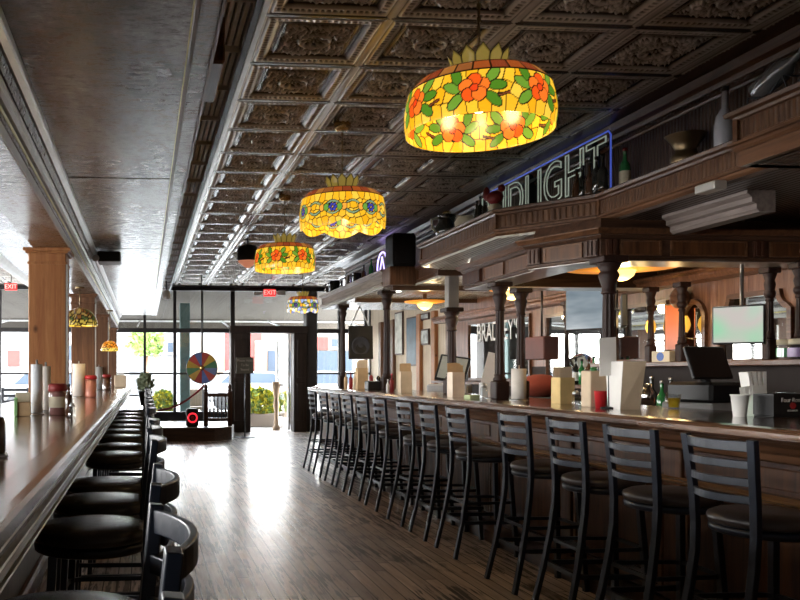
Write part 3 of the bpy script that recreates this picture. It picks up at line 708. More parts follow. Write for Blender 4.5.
# ================================================================== BACK BAR on the right wall
r = bb_ = empty('back_bar', (4.95,6,0), 0, 'carved wood back bar with arched mirrors, shelves and columns behind the bar', 'back bar')
bl = lambda x0,x1,y0,y1,z0,z1: (x0-4.95,x1-4.95,y0-6,y1-6,z0,z1)
MB().box(*bl(4.5,5.1,2.5,13.3,0,.90)).build('cabinet', M['backwood'], r)
MB().bbox(*bl(4.45,5.1,2.5,13.3,.90,.95)).build('countertop', M['bar_top'], r)
y = 2.6
while y < 13: MB().bbox(*bl(4.47,4.5,y,y+.62,.08,.84)).build('cabinet_door', M['backwood'], r); y += .7
MB().box(*bl(5.0,5.1,2.5,13.3,1.40,2.44)).build('back_panel', M['backwood'], r)
MB().box(*bl(5.0,5.1,2.5,13.3,.95,1.40)).build('shaded_lower_panel', M['recess'], r)  # shadow below the shelf put into the panel's near-black colour
MB().bbox(*bl(4.60,5.0,2.5,8.15,1.38,1.42)).build('shelf', M['wood_mid'], r)
MB().bbox(*bl(4.72,5.0,8.3,13.2,1.15,1.19)).build('shelf', M['wood_mid'], r)
MB().sweep([(4.80-4.95,13.3-6),(4.80-4.95,2.5-6)], [(-.2,2.13),(.0,2.13),(.02,2.16),(.02,2.18),(.05,2.2),(.05,2.22),(0,2.24),(-.2,2.24)]).build('entablature', M['backwood'], r)
for px in (567, 651, 682, 770, 800, 850):
    Y = at(px, X=4.78)[1]; z0 = 1.42 if Y < 8.2 else 1.19; h = 2.13-z0
    c = column_mb(h, .027).build('column', M['column_wood'], r, loc=(4.78-4.95,Y-6,z0)); cap_mb(h, .027).build('capital', M['column_wood'], c)
    MB().sphere((0,0,h-.20),.042,10).build('carved_ring', M['column_wood'], c)
def mirror(px0, px1, z0, z1, arch):
    X = 4.995; y1, y0 = at(px0,X=X)[1], at(px1,X=X)[1]; w_ = y1-y0; cy = (y0+y1)/2
    if arch == 'round':
        rr = w_/2; out = [(y0,z0)]+[(cy-rr*math.cos(PI*k/14), z1-rr+rr*math.sin(PI*k/14)) for k in range(15)]+[(y1,z0)]
    elif arch == 'step':
        s = .14; out = [(y0,z0),(y0,z1-s)]+[(y0+s*math.sin(PI/2*k/6)*.8, z1-s*math.cos(PI/2*k/6)*.9) for k in range(7)][1:]+[(y0+s,z1),(y1-s,z1)]+[(y1-s*math.sin(PI/2*k/6)*.8, z1-s*math.cos(PI/2*k/6)*.9) for k in range(6,-1,-1)]+[(y1,z0)]
    else: out = [(y0,z0),(y0,z1),(y1,z1),(y1,z0)]
    o = MB().prism([(a-6,b) for a,b in out], .040, .046, 'x').build('mirror', M['mirror'], r)
    MB().tube([(.035,a-6,b) for a,b in out]+[(.035,out[0][0]-6,out[0][1])], w=(.018,.022)).build('mirror_frame', M['wood_mid'], o)
    return o, y0, y1
mirror(722, 792, 1.42, 1.97, 'step'); mirror(684, 706, 1.42, 1.97, 'round'); mirror(617, 668, 1.44, 2.0, 'sq')
mirror(548, 612, 1.22, 2.02, 'sq'); m5, ya, yb = mirror(470, 531, 1.22, 2.07, 'sq')
def text(name, body, size, m, parent, loc, rot, outline=False, ext=.002, align='CENTER', sx=1, bev=.004):
    c = bpy.data.curves.new(name, 'FONT'); c.body = body; c.size = size; c.align_x = align; c.align_y = 'CENTER'
    if outline: c.fill_mode = 'NONE'; c.bevel_depth = bev; c.bevel_resolution = 1; c.resolution_u = 4
    else: c.extrude = ext
    o = bpy.data.objects.new(name, c); C.objects.link(o); c.materials.append(m); o.parent = parent; o.location = loc; o.rotation_euler = rot; o.scale = (sx,1,1); return o
text('lettering', "BRADLEY'S", .40, M['white_paint'], m5, (.034,(ya+yb)/2-6,1.90), (R(90),0,R(-90)), False, .001, sx=.74)
# ================================================================== STOOLS (local: seat faces +X)
def make_stool(label, seatm, group):
    r = empty('bar_stool', (0,0,0), 0, label, 'bar stool', group)
    bm = M['black_metal']
    for s in (-1, 1):
        pts = [(-.215,s*.187,1.10),(-.205,s*.181,1.0),(-.19,s*.171,.85),(-.185,s*.168,.72),(-.19,s*.165,.60),(-.21,s*.168,.45),(-.245,s*.178,.25),(-.30,s*.192,0)]
        MB().tube(pts, w=(.012,.019)).build('back_leg', bm, r, .003)
    for s in (-1, 1):
        MB().tube([(.13,s*.12,.70),(.145,s*.14,.4),(.165,s*.165,0)], w=(.015,.017)).build('front_leg', bm, r, .003)
    for i, z in enumerate((1.072,1.0,.93,.86)):
        hw = .187-.0+(.0 if z > 1 else -(1.065-z)*.08); n = 10; rs = []
        x0 = -.212+(1.072-z)*.085; hh = .0165 if i else .021
        for k in range(n+1):
            u = -1+2*k/n; x = x0-.047*(1-u*u); y = u*(hw-.012)
            rs.append([(x-.007,y,z-hh),(x+.007,y,z-hh),(x+.007,y,z+hh),(x-.007,y,z+hh)])
        MB().rings(rs, True, True, False).build('slat', bm, r, .003)
    MB().lathe([(.10,.735),(.195,.735),(.207,.742),(.212,.76),(.207,.775),(.18,.788),(.12,.795),(.001,.797)], n=28).build('seat', seatm, r)
    MB().lathe([(.02,.70),(.19,.70),(.203,.706),(.205,.722),(.203,.732),(.16,.7345),(.02,.7345)], n=28).build('seat_ring', bm, r)
    def loop(z, fx, fy, bx_, by):
        P = []
        for cx, cy, a0 in ((fx-.06,fy-.06,0),(bx_+.05,by-.05,90),(bx_+.05,-by+.05,180),(fx-.06,-fy+.06,270)):
            rr = .06 if a0 in (0,270) else .05
            for k in range(5): a = R(a0+90*k/4); P.append((cx+rr*math.cos(a), cy+rr*math.sin(a), z))
        return P
    MB().tube(loop(.26,.19,.175,-.235,.175), w=(.010,.013), closed=True).build('foot_ring', bm, r)
    MB().tube(loop(.40,.155,.15,-.21,.165), w=(.006,.010), closed=True).build('stretcher', bm, r)
    return r
SZ = .975
near = [757,658,588,531,470,439,413.6,387.5,369,353.5,341,328,317]
ordn = ['nearest the camera at the right edge','second from the camera','third from the camera','fourth from the camera','fifth from the camera','sixth from the camera','seventh from the camera','eighth from the camera','ninth from the camera','fifth from the far end of the row','fourth from the far end of the row','third from the far end of the row']
s0 = None
G1 = 'black ladder-back stools along the long bar'
for i, px in enumerate(near):
    Y = at(px, X=2.31)[1] + .185
    lab = 'black ladder-back metal stool at the long bar, ' + (ordn[i] if i < 12 else 'last at the far end')
    if i == 11: lab = 'black ladder-back metal stool at the long bar, second from the far end'
    if i == 10: lab = 'black ladder-back metal stool at the long bar, third from the far end'
    if i == 9: lab = 'black ladder-back metal stool at the long bar, fourth from the far end'
    if s0 is None: s0 = make_stool(lab, M['vinyl_brown'], G1); s0.location = (2.50, Y, 0); s0.rotation_euler = (0,0,R(1)); s0.scale = (1,1,SZ)
    else: dup(s0, (2.50, Y, 0), R([0,1,-1,1,0,-1,1,0,1,-1,0,1,-1][i]), lab)
G2 = 'black ladder-back stools along the left counter'
LY = [.66,1.24,1.88,2.96,3.56,4.13,5.5,6.15,7.0,7.7,8.4,9.2,10.0,10.8,11.7]
wl = ['first','second','third','fourth','fifth','sixth','seventh','eighth','ninth','tenth','eleventh','twelfth','thirteenth','fourteenth','fifteenth','last']
s1 = None
for i, y in enumerate(LY):
    lab = 'black-seated ladder-back stool at the left counter, %s from the camera' % wl[i] if i < 14 else 'black-seated ladder-back stool at the far end of the left counter'
    if s1 is None: s1 = make_stool(lab, M['vinyl'], G2); s1.location = (-.185,y,0); s1.rotation_euler = (0,0,PI); s1.scale = (1,1,1)
    else: dup(s1, (-.185, y, 0), PI+R(random.uniform(-3,3)), lab)

# ================================================================== LEFT COUNTER and pillars
r = empty('counter', (-.26,0,0), 0, 'long glossy wooden counter on the left with moulded edge', 'counter')
LZ = 1.05
cpath = [(-.26,-1.5),(-.26,17.2)]   # outward +X: travel +Y
MB().sweep([(0,-1.5),(0,17.2)], [(-.10,LZ-.05),(-.006,LZ-.05),(0,LZ-.04),(0,LZ-.012),(-.008,LZ-.002),(-.03,LZ),(-.10,LZ)]).build('edge_rail', M['silver_trim'] if 0 else wood('worn_edge',(.12,.09,.07),(.38,.33,.28),'y',.25,.6), r)
MB().box(-1.0,-.10,-1.5,17.2,LZ-.05,LZ-.001).build('counter_top', M['counter_top'], r)
MB().sweep([(0,-1.5),(0,17.2)], [(-.09,LZ-.13),(-.02,LZ-.13),(-.012,LZ-.12),(-.02,LZ-.105),(-.02,LZ-.075),(-.01,LZ-.065),(-.012,LZ-.05),(-.09,LZ-.05)]).build('apron', wood('dark_apron',(.02,.014,.012),(.06,.045,.038),'y',.35,.3), r)
for z0 in (LZ-.055, LZ-.092, LZ-.132): MB().sweep([(0,-1.5),(0,17.2)], [(-.02,z0),(-.006,z0),(-.004,z0+.004),(-.006,z0+.008),(-.02,z0+.008)]).build('bead', M['silver_trim'], r)
MB().box(-.72,-.40,-1.5,17.15,0,LZ-.05).build('body', M['wood_darkz'], r)
MB().sweep([(-.40,-1.5),(-.40,17.15)], [(0,.10),(.02,.10),(.03,.13),(.02,.16),(0,.16)]).build('base_rail', M['wood_mid'], r)
MB().sweep([(-.40,-1.5),(-.40,17.15)], [(0,.62),(.02,.62),(.028,.64),(.02,.66),(0,.66)]).build('rail', M['wood_mid'], r)
for k, (pl, pr, mm, hw) in enumerate(((28.5,66,'pine',.0),(69,95,'pine_dim',0),(93,108,'pine_dim',0),(107,116.5,'pine_dim',0))):
    x1 = -.568; Y = at(pr, X=x1)[1]; x0 = at(pl, Y=Y)[0] if k == 0 else x1-.27
    r = empty('pillar', ((x0+x1)/2, Y+.14, LZ), 0, ['knotty pine pillar on the left counter, nearest and widest','brown boarded pillar second from the camera on the left counter','narrow brown pillar third from the camera on the left counter','farthest and thinnest brown pillar on the left counter'][k], 'pillar')
    h = (x1-x0)/2
    MB().bbox(-h,h,-.14,.14,0,HB-LZ,.006).build('shaft', M[mm], r)
    MB().sweep([(-h,.14),(-h,-.14),(h,-.14),(h,.14)], [(0,HB-LZ-.09),(-.0,HB-LZ-.09),(.0,HB-LZ-.005),(.0,HB-LZ-.005)]).build('capital', M[mm], r) if 0 else None
    MB().lathe([(1,0)],n=4) if 0 else None
    b = MB()
    for a, z0, z1 in ((.008,HB-LZ-.12,HB-LZ-.10),(.02,HB-LZ-.04,HB-LZ-.025),(.035,HB-LZ-.025,HB-LZ)): b.bbox(-h-a,h+a,-.14-a,.14+a,z0,z1,.004)
    b.build('capital', M[mm], r)
    MB().box(h+.001,h+.014,-.142,-.125,0,HB-LZ-.12).build('corner_bead', M['silver_trim'], r)

# ================================================================== STAINED GLASS LAMPS
def vor(u, v, pts, per):
    du = np.abs(u[..., None]-pts[:,0]); du = np.minimum(du, per-du); dv = v[..., None]-pts[:,1]
    return np.argmin(du*du+dv*dv, -1)
def glass_colours(u, v, per, Hh, style):
    """per-vertex colour of a leaded glass band: u along the rim, v height, both in metres"""
    nx = int(per/.05); rows = max(2, int(Hh/.055)); P = []
    for j in range(rows):
        for i in range(nx): P.append(((i+.5*(j%2)+rng.uniform(-.2,.2))*per/nx % per, (j+.5+rng.uniform(-.22,.22))*Hh/rows))
    P = np.array(P); ids = vor(u, v, P, per); k = ids % 7
    ycol = np.array([[1,.50,.02],[1,.56,.03],[1,.44,.01],[1,.52,.03],[1,.62,.06],[1,.47,.015],[1,.58,.04]])
    col = ycol[k]; key = ids.astype(float)
    nf = max(3, int(round(per/.30))); s = per/nf
    uu = (u % s)-s/2; fid = np.floor(u/s)
    def put(mask, c, kk):
        nonlocal col, key
        col = np.where(mask[..., None], np.array(c), col); key = np.where(mask, 1000+kk, key)
    if style == 'rose':
        cv = Hh*.55+.012*np.cos(fid*2.3); dv = v-cv
        for a, b, ang, kk in ((.088,.005,0,1),(-.088,.01,2.6,2),(.075,-.05,-.7,3),(-.075,-.048,-2.4,4),(-.072,.055,1.9,5),(.075,.052,.9,6)):
            x = (uu-a)*math.cos(ang)+(dv-b)*math.sin(ang); y = -(uu-a)*math.sin(ang)+(dv-b)*math.cos(ang)
            put((x/.040)**2+(y/.021)**2 < 1, (.08,.22,.015) if kk % 2 else (.16,.32,.03), kk)
        for q in range(5):
            a = q*2*PI/5+.3
            put((uu-.034*math.cos(a))**2+(dv-.032*math.sin(a))**2 < .029**2, (.92,.10,.01) if q % 2 else (.98,.19,.02), 10+q)
        put(uu**2+dv**2 < .016**2, (.85,.06,.01), 20)
        st = (np.abs(dv+.03-.3*(uu-.12)) < .005) & (uu > .09); put(st, (.25,.06,.02), 21)
    else:
        cv = Hh*.55; dv = v-cv
        put(np.abs(dv-.045*np.cos(uu/s*2*PI)) < .010, (.24,.36,.20), 1); put(np.abs(dv+.045*np.cos(uu/s*2*PI)) < .008, (.32,.44,.22), 2)
        for a, c, kk in ((-.085,(.95,.40,.05),3),(.085,(.95,.40,.05),4),(-.05,(.15,.35,.05),5),(.05,(.15,.35,.05),6)):
            put(((uu-a)/.022)**2+(dv/.028)**2 < 1, c, kk)
        for q in range(6):
            a = q*PI/3; put((uu-.02*math.cos(a))**2+(dv-.02*math.sin(a))**2 < .013**2, (.06,.07,.45), 10+q)
        put(uu**2+dv**2 < .008**2, (.9,.5,.1), 20)
    if style == 'blue': col = np.where((key<1000)[...,None], np.array([[.95,.62,.10],[.35,.45,.75],[.9,.7,.2],[.75,.75,.75],[.2,.25,.6],[.9,.6,.05],[.5,.6,.8]])[k], col)
    e = np.zeros_like(key, bool)
    e[:-1,:] |= key[:-1,:] != key[1:,:]; e[:,:-1] |= key[:,:-1] != key[:,1:]
    col = np.where(e[..., None], np.array([.02,.012,.005]), col)
    return col
def glass_mat(name, s):
    m, t, p = _new(name); a = t.nodes.new('ShaderNodeVertexColor'); a.layer_name = 'glass'
    n = t.nodes.new('ShaderNodeTexNoise'); n.inputs['Scale'].default_value = 30
    mm = t.nodes.new('ShaderNodeMix'); mm.data_type = 'RGBA'; mm.blend_type = 'MULTIPLY'; mm.inputs[0].default_value = .2
    t.links.new(a.outputs['Color'], mm.inputs[6]); t.links.new(n.outputs['Color'], mm.inputs[7])
    dk = t.nodes.new('ShaderNodeMix'); dk.data_type = 'RGBA'; dk.blend_type = 'MULTIPLY'; dk.inputs[0].default_value = 1; dk.inputs[7].default_value = (.22,.22,.22,1); t.links.new(mm.outputs[2], dk.inputs[6]); t.links.new(dk.outputs[2], p.inputs['Base Color']); t.links.new(mm.outputs[2], p.inputs['Emission Color'])
    p.inputs['Emission Strength'].default_value = s; p.inputs['Roughness'].default_value = .15; return m
M['glass_lit'] = glass_mat('lit_stained_glass', .56); M['glass_ring'] = glass_mat('lit_ring_glass', .24); M['glass_crown'] = glass_mat('crown_glass', .16)
def grid_obj(name, m, parent, pts, cols, closed_u=True):
    """pts (nu, nv, 3); cols (nu, nv, 3)"""
    nu, nv = pts.shape[:2]; me = bpy.data.meshes.new(name); idx = np.arange(nu*nv).reshape(nu, nv)
    nxt = np.roll(idx, -1, 0) if closed_u else idx
    A, B = (idx, nxt) if closed_u else (idx[:-1], idx[1:])
    f = np.stack([A[:,:-1], B[:,:-1], B[:,1:], A[:,1:]], -1).reshape(-1, 4)
    me.from_pydata(pts.reshape(-1,3).tolist(), [], f.tolist()); me.polygons.foreach_set('use_smooth', [True]*len(f))
    ca = me.color_attributes.new('glass', 'FLOAT_COLOR', 'POINT')
    ca.data.foreach_set('color', np.concatenate([cols.reshape(-1,3), np.ones((nu*nv,1))], 1).ravel().astype(np.float32))
    me.materials.append(m); o = bpy.data.objects.new(name, me); C.objects.link(o); o.parent = parent
    so = o.modifiers.new('glass_thickness', 'SOLIDIFY'); so.thickness = .004
    return o
def drum_lamp(px, X, zbot, Rr, Hh, label, style, res=.0045, scallop=0, power=10, crown=True, group=None):
    Y = at(px, X=X)[1]; zc = HT
    r = empty('stained_glass_lamp', (X, Y, zbot), 0, label, 'hanging lamp', group)
    per = 2*PI*Rr; nu = int(per/res); nv = max(12, int(Hh/res))
    th = np.linspace(0, 2*PI, nu, endpoint=False)-PI/2; t_ = np.linspace(0, 1, nv)
    T, V = np.meshgrid(th, t_, indexing='ij'); bot = -scallop*np.abs(np.sin(T*3.5)) if scallop else 0*T
    z = bot+(Hh-bot)*V; rad = Rr*(.975+.03*np.sin(np.clip(V*PI,0,PI))-.035*V*V)
    nsec = 2*PI
    pts = np.stack([rad*np.cos(T), rad*np.sin(T), z], -1)
    cols = glass_colours((T+PI/2)*Rr % per, z+scallop, per, Hh+scallop, style)
    grid_obj('drum_panel', M['glass_lit'], r, pts, cols)
    # shoulder ring of amber-red tiles
    n2 = 8; V2 = np.linspace(0, 1, n2); T2, W2 = np.meshgrid(th, V2, indexing='ij')
    rad2 = Rr*.955*(1-W2)+Rr*.80*W2; z2 = Hh+W2*.05
    pts2 = np.stack([rad2*np.cos(T2), rad2*np.sin(T2), z2], -1)
    kk = np.floor((T2+PI/2)/(2*PI)*26).astype(int); tile = np.array([[.75,.16,.03],[.55,.10,.03],[.80,.30,.06],[.62,.20,.05]])[kk % 4]
    ed = ((T2+PI/2)/(2*PI)*26 % 1 < .06) | (W2 < .05) | (W2 > .93)
    grid_obj('shoulder_ring', M['glass_ring'], r, pts2, np.where(ed[...,None], np.array([.02,.012,.005]), tile))
    # flared crown of upright petals
    n3 = 96; th3 = np.linspace(0, 2*PI, n3, endpoint=False); V3 = np.linspace(0, 1, 8); T3, W3 = np.meshgrid(th3, V3, indexing='ij')
    ph = (T3/(2*PI)*12) % 1; top = .72+.28*(1-np.abs(ph*2-1)); rr3 = Rr*(.28+.14*W3*top); z3 = Hh+.045+W3*top*Rr*.40
    c3 = np.where(((ph < .08) | (ph > .92) | (W3 > .93))[...,None], np.array([.03,.02,.01]), np.array([.72,.50,.10]))
    grid_obj('crown', M['glass_crown'], r, np.stack([rr3*np.cos(T3), rr3*np.sin(T3), z3], -1), c3)
    MB().lathe([(Rr*.81,Hh+.045),(Rr*.79,Hh+.052),(Rr*.30,Hh+.056),(Rr*.28,Hh+.05)],n=32).build('cap_plate', M['bronze'], r)
    # socket bar, bulb, chain, ceiling rose
    MB().lathe([(.02,Hh*1.0),(.10,Hh*.98),(.10,Hh*.93),(.02,Hh*.92)],n=20).tube([(0,0,Hh*.95),(0,0,Hh*1.3)],.012).tube([(-Rr*.9,0,Hh*.97),(Rr*.9,0,Hh*.97)],.006).build('socket', M['steel'], r)
    MB().sphere((0,0,Hh*.72),.038).build('bulb', emis('bulb_glow', (1,.80,.50), 9), r)
    b = MB(); z0 = Hh*1.26; top_ = zc-zbot-.02; k = 0
    b.tube([(0,0,z0),(0,0,top_)],.004,6)
    zz = z0
    while zz < top_-.03: b.cbox((0,0,zz),(.016 if k%2 else .006,.006 if k%2 else .016,.022)); zz += .03; k += 1
    b.build('chain', M['bronze'], r)
    MB().lathe([(.01,top_-.035),(.05,top_-.03),(.065,top_-.01),(.065,top_+.06)],n=20).build('ceiling_rose', M['brass'], r)
    for a in (0, 2.09, 4.19):
        lamp_light('lamp_bulb', (X+Rr*.45*math.cos(a), Y+Rr*.45*math.sin(a), zbot+Hh*.45), power/3, (1,.66,.30), .04)
    return r
drum_lamp(479, 1.44, E+1.03, .315, .175, 'large drum stained-glass lamp with orange roses, nearest the camera', 'rose', .0040, 0, 5)
drum_lamp(342.5, 1.52, E+1.125, .33, .20, 'scalloped stained-glass lamp with blue stars, middle of the three amber lamps', 'star', .0045, .045, 5)
drum_lamp(285, 1.52, E+1.10, .33, .22, 'drum stained-glass lamp with red roses, farthest of the three amber lamps', 'rose', .005, 0, 5)
drum_lamp(303, 2.45, E+.96, .25, .15, 'small blue and yellow stained-glass lamp hanging near the front door', 'blue', .006, .04, 2)

def dome_lamp(px, X, py_bot, Rr, Hh, label, cols, ztop, power=3):
    Y = at(px, X=X)[1]; z = E+(372-py_bot)/820*(X*math.sin(YAW)+Y*math.cos(YAW))
    r = empty('stained_glass_lamp', (X,Y,z), 0, label, 'hanging lamp')
    nu = 180; th = np.linspace(0,2*PI,nu,endpoint=False); V = np.linspace(0,1,20); T,W_ = np.meshgrid(th,V,indexing='ij')
    rad = Rr*np.cos(W_*PI/2*.92); zz = Hh*np.sin(W_*PI/2*.98)
    P = np.array([(rng.uniform(0,2*PI*Rr), rng.uniform(0,Hh)) for _ in range(110)]); ids = vor(T*Rr, zz, P, 2*PI*Rr)
    col = np.array(cols)[ids % len(cols)]; col = np.where((W_ < .2)[...,None], np.array([1,.72,.12]), col)
    e = np.zeros_like(ids, bool); e[:-1] |= ids[:-1] != ids[1:]; e[:,:-1] |= ids[:,:-1] != ids[:,1:]
    col = np.where(e[...,None], np.array([.02,.01,.005]), col)
    grid_obj('shade', M['glass_ring'] if len(cols) > 3 else M['glass_lit'], r, np.stack([rad*np.cos(T),rad*np.sin(T),zz],-1), col)
    MB().tube([(0,0,Hh*.9),(0,0,ztop-z)],.006,6).lathe([(.03,Hh*.95),(.035,Hh*1.0),(.01,Hh*1.08)],n=12).build('stem', M['bronze'], r)
    MB().lathe([(.05,ztop-z-.02),(.05,ztop-z)],n=14).build('ceiling_rose', M['bronze'], r)
    lamp_light('lamp_bulb', (X,Y,z+Hh*.3), power, (1,.7,.35), .03)
dome_lamp(80, -.68, 326, .19, .19, 'domed stained-glass lamp glowing yellow at its rim, between the first two pillars', [(.30,.12,.03),(.45,.30,.08),(.12,.16,.05),(.55,.35,.1)], HB, 4)
dome_lamp(110, -.50, 351, .13, .15, 'small orange glass lamp low between the farthest pillars', [(1,.30,.02),(.98,.42,.05)], HB, 2)
# small pendant with dark top
X, Y = at(248, X=1.45); r = empty('pendant_lamp', (X,Y,E+1.46), 0, 'small dark pendant lamp with reddish bowl, left of the far amber lamp', 'hanging lamp')
MB().lathe([(.02,.0),(.07,.03),(.13,.08),(.14,.10)],n=20).build('bowl', emis('salmon_bowl', (.75,.28,.16), .45), r)
MB().lathe([(.145,.10),(.15,.12),(.15,.24),(.13,.30),(.05,.33),(.01,.33)],n=20).build('housing', M['black'], r)
MB().tube([(0,0,.32),(0,0,HT-E-1.46)],.01).build('stem', M['black'], r)

# broad amber-bowl lamps in the canopy
def wide_lamp(px, X, py, Rr, label, power):
    Y = at(px, X=X)[1]; z = E+(372-py)/820*(X*math.sin(YAW)+Y*math.cos(YAW))
    r = empty('ceiling_lamp', (X,Y,z), 0, label, 'ceiling lamp')
    MB().lathe([(.01,0),(.05,.01),(.09,.04),(.11,.085),(.10,.09)],n=24).build('bowl', emis('amber_bowl', (1,.72,.22), 1.6), r)
    MB().lathe([(.11,.088),(Rr,.11),(Rr,.125),(.10,.12)],n=28).build('rim', emis('amber_rim',(.85,.30,.03),.55), r)
    MB().lathe([(.05,.12),(.03,.16),(.03,ZB-.03-z)],n=14).build('stem', M['bronze'], r)
    lamp_light('lamp_bulb', (X,Y,z-.08), power, (1,.72,.36), .06)
wide_lamp(425, 3.95, 310, .28, 'amber bowl lamp with broad brown rim, in the far end of the canopy', 6)
wide_lamp(512, 4.1, 300, .24, 'yellow bowl lamp hanging beside the second turned column', 6)
wide_lamp(622, 4.0, 281, .45, 'wide orange-lit ceiling lamp above the bar, right of the thick near column', 4)
# small recessed lights under the canopy
for k, (px, X) in enumerate(((398,3.45),(473,3.3),(690,4.3))):
    Y = at(px, X=X)[1]; o = MB().lathe([(.001,-.004),(.045,-.004),(.05,0),(.05,.0)],n=16).build('downlight', emis('downlight_glow', (1,.95,.85), 6 if k < 2 else 3), loc=(X,Y,ZB-.03))
    tag(o, 'small round light set in the canopy underside, '+['above the far tall column','above the dropped column','above the register screen'][k], 'ceiling light')
    l = bpy.data.lights.new('downlight_beam','SPOT'); l.energy = (16,16,10)[k]; l.spot_size = R(120); l.color = (1,.88,.70); l.shadow_soft_size = .05
    lo = bpy.data.objects.new('downlight_beam', l); lo.location = (X,Y,ZB-.05); C.objects.link(lo)
# ================================================================== SMALL THINGS
def bottle(name, X, Y, z, h, m, label, capm=None, lab=None, shape='wine', group=None, rr=None):
    r = empty(name, (X,Y,z), random.uniform(0,.4), label, 'bottle', group)
    q = rr or h*.125
    if shape == 'wine': pr = [(q*.8,0),(q,.01),(q,h*.55),(q*.85,h*.63),(q*.38,h*.72),(q*.34,h*.93),(q*.42,h*.94),(q*.42,h*.97)]
    elif shape == 'squat': pr = [(q*1.1,0),(q*1.2,.01),(q*1.2,h*.42),(q*1.0,h*.55),(q*.4,h*.68),(q*.36,h*.90),(q*.42,h*.95)]
    elif shape == 'jug': pr = [(q*.9,0),(q*1.15,h*.1),(q*1.5,h*.35),(q*1.45,h*.55),(q*.7,h*.78),(q*.55,h*.88),(q*.65,h*.96)]
    MB().lathe(pr, n=18).build('body', m, r)
    MB().lathe([(q*.45,h*.93),(q*.45,h),(q*.3,h+.003)], n=14).build('cap', capm or M['black'], r)
    if lab: MB().lathe([(q*1.02,h*.14),(q*1.03,h*.15),(q*1.03,h*.44),(q*1.02,h*.45)], n=18, cap=False).build('label', lab, r)
    return r
def towel(X, Y, z, h, m, label, q=.055, group=None):
    r = empty('paper_towel_roll', (X,Y,z), 0, label, 'paper towels', group)
    MB().lathe([(q*1.25,0),(q*1.25,.008),(.01,.012)], n=24).tube([(0,0,.01),(0,0,h+.03)],.007).build('holder', M['steel'], r)
    MB().lathe([(.02,.014),(q,.014),(q,h),(.02,h)], n=28).build('roll', m, r); return r
def carton(name, X, Y, z, sx, sy, h, m, label, cat, rz=0, sheets=0, sm=None, tilt=0):
    r = empty(name, (X,Y,z), rz, label, cat)
    b = MB(); t_ = .004
    for q in ((-sx/2,sx/2,-sy/2,-sy/2+t_),(-sx/2,sx/2,sy/2-t_,sy/2),(-sx/2,-sx/2+t_,-sy/2,sy/2),(sx/2-t_,sx/2,-sy/2,sy/2)): b.box(*q,0,h)
    b.box(-sx/2,sx/2,-sy/2,sy/2,0,t_); b.build('holder', m, r)
    for k in range(sheets):
        b = MB(); y = -sy/2+.012+(sy-.024)*k/max(1,sheets-1); b.M = Matrix.Translation((0,y,.006)) @ Matrix.Rotation(R(tilt+random.uniform(-3,3)),4,'Y')
        b.box(-sx/2+.008,sx/2-.008,-.001,.001,0,h*random.uniform(1.25,1.45)); b.build('menu_sheet', sm or M['white_paper'], r)
    return r
def cup(X, Y, z, h, q, m, label, name='cup', liquid=None):
    r = empty(name, (X,Y,z), 0, label, 'cup')
    MB().lathe([(q*.7,0),(q*.98,h),(q*1.04,h),(q*1.04,h-.006),(q*.94,h-.004),(q*.66,.006),(.001,.006)], n=22, cap=False).build('body', m, r)
    if liquid: MB().lathe([(q*.64,.008),(q*.86,h*.72),(.001,h*.72)], n=20).build('drink', liquid, r)
    return r
BT = ZBT-.003; BI = ZBT-.012
def onbar(px, X): return (X, at(px, X=X)[1], BI)
# --- on the bar, near to far
X, Y, z = onbar(780, 3.42)
r = empty('bar_caddy', (X,Y,z), R(9), 'black bar caddy printed with white lettering and a red rose', 'caddy')
MB().bbox(-.11,.11,-.06,.06,0,.012,.003).box(-.11,.11,-.062,-.056,.012,.125).box(-.11,.11,.056,.062,.012,.125).box(-.11,-.104,-.06,.06,.012,.125).box(.104,.11,-.06,.06,.012,.125).box(-.02,-.014,-.056,.056,.012,.12).build('box', M['black'], r)
text('lettering', 'Four Roses', .033, M['white_paper'], r, (.015,-.0625,.092), (R(90),0,0), False, .0005)
text('lettering', 'BOURBON', .014, M['white_paper'], r, (.015,-.0625,.036), (R(90),0,0), False, .0005)
b = MB()
for k in range(6): a = k*PI/3; b.M = Matrix.Translation((.015+.013*math.cos(a),-.0632,.063+.009*math.sin(a))) @ Matrix.Rotation(R(90),4,'X'); b.lathe([(.009,0),(.009,.001)],n=10)
b.build('rose_emblem', M['red'], r)
for k in range(3): 
    g = MB().lathe([(.02,.02),(.026,.13),(.028,.135)],n=14).build('tumbler', M['clear'], r, loc=(.03+.03*k-.02,.0,.0))
X, Y, z = onbar(756, 3.36)
carton('napkin_box', X, Y, z, .10, .11, .115, mat('pale_green_card',(.60,.70,.60),.6), 'pale green napkin box beside the black caddy', 'napkin holder', R(4), 5, M['white_paper'], -8)
X, Y, z = onbar(757, 3.50)
r = empty('menu_bundle', (X,Y-.0,z), R(2), 'bundle of white menu cards standing behind the pale green box', 'menus')
MB().bbox(-.05,.05,-.04,.04,0,.012,.003).build('base', M['black'], r)
for k in range(4):
    b = MB(); b.M = Matrix.Translation((-.035+.02*k,0,.01)) @ Matrix.Rotation(R(-10+3*k),4,'Y'); b.box(-.009,.009,-.035,.035,0,.235); b.build('menu_card', M['white_paper'], r)
X, Y, z = onbar(740, 3.22); cup(X, Y, z, .12, .045, M['white_paper'], 'white cup standing left of the pale green napkin box')
X, Y, z = onbar(674, 3.50); cup(X, Y, z, .095, .045, M['pane'], 'small glass of yellow drink on the bar before the register', 'drink_glass', mat('yellow_drink',(.95,.62,.03),.3))
X, Y, z = onbar(624, 3.12)
r = empty('cup_sleeve_stack', (X,Y,z), 0, 'tall flared beige card holder on the bar, right of the thick near column', 'card holder')
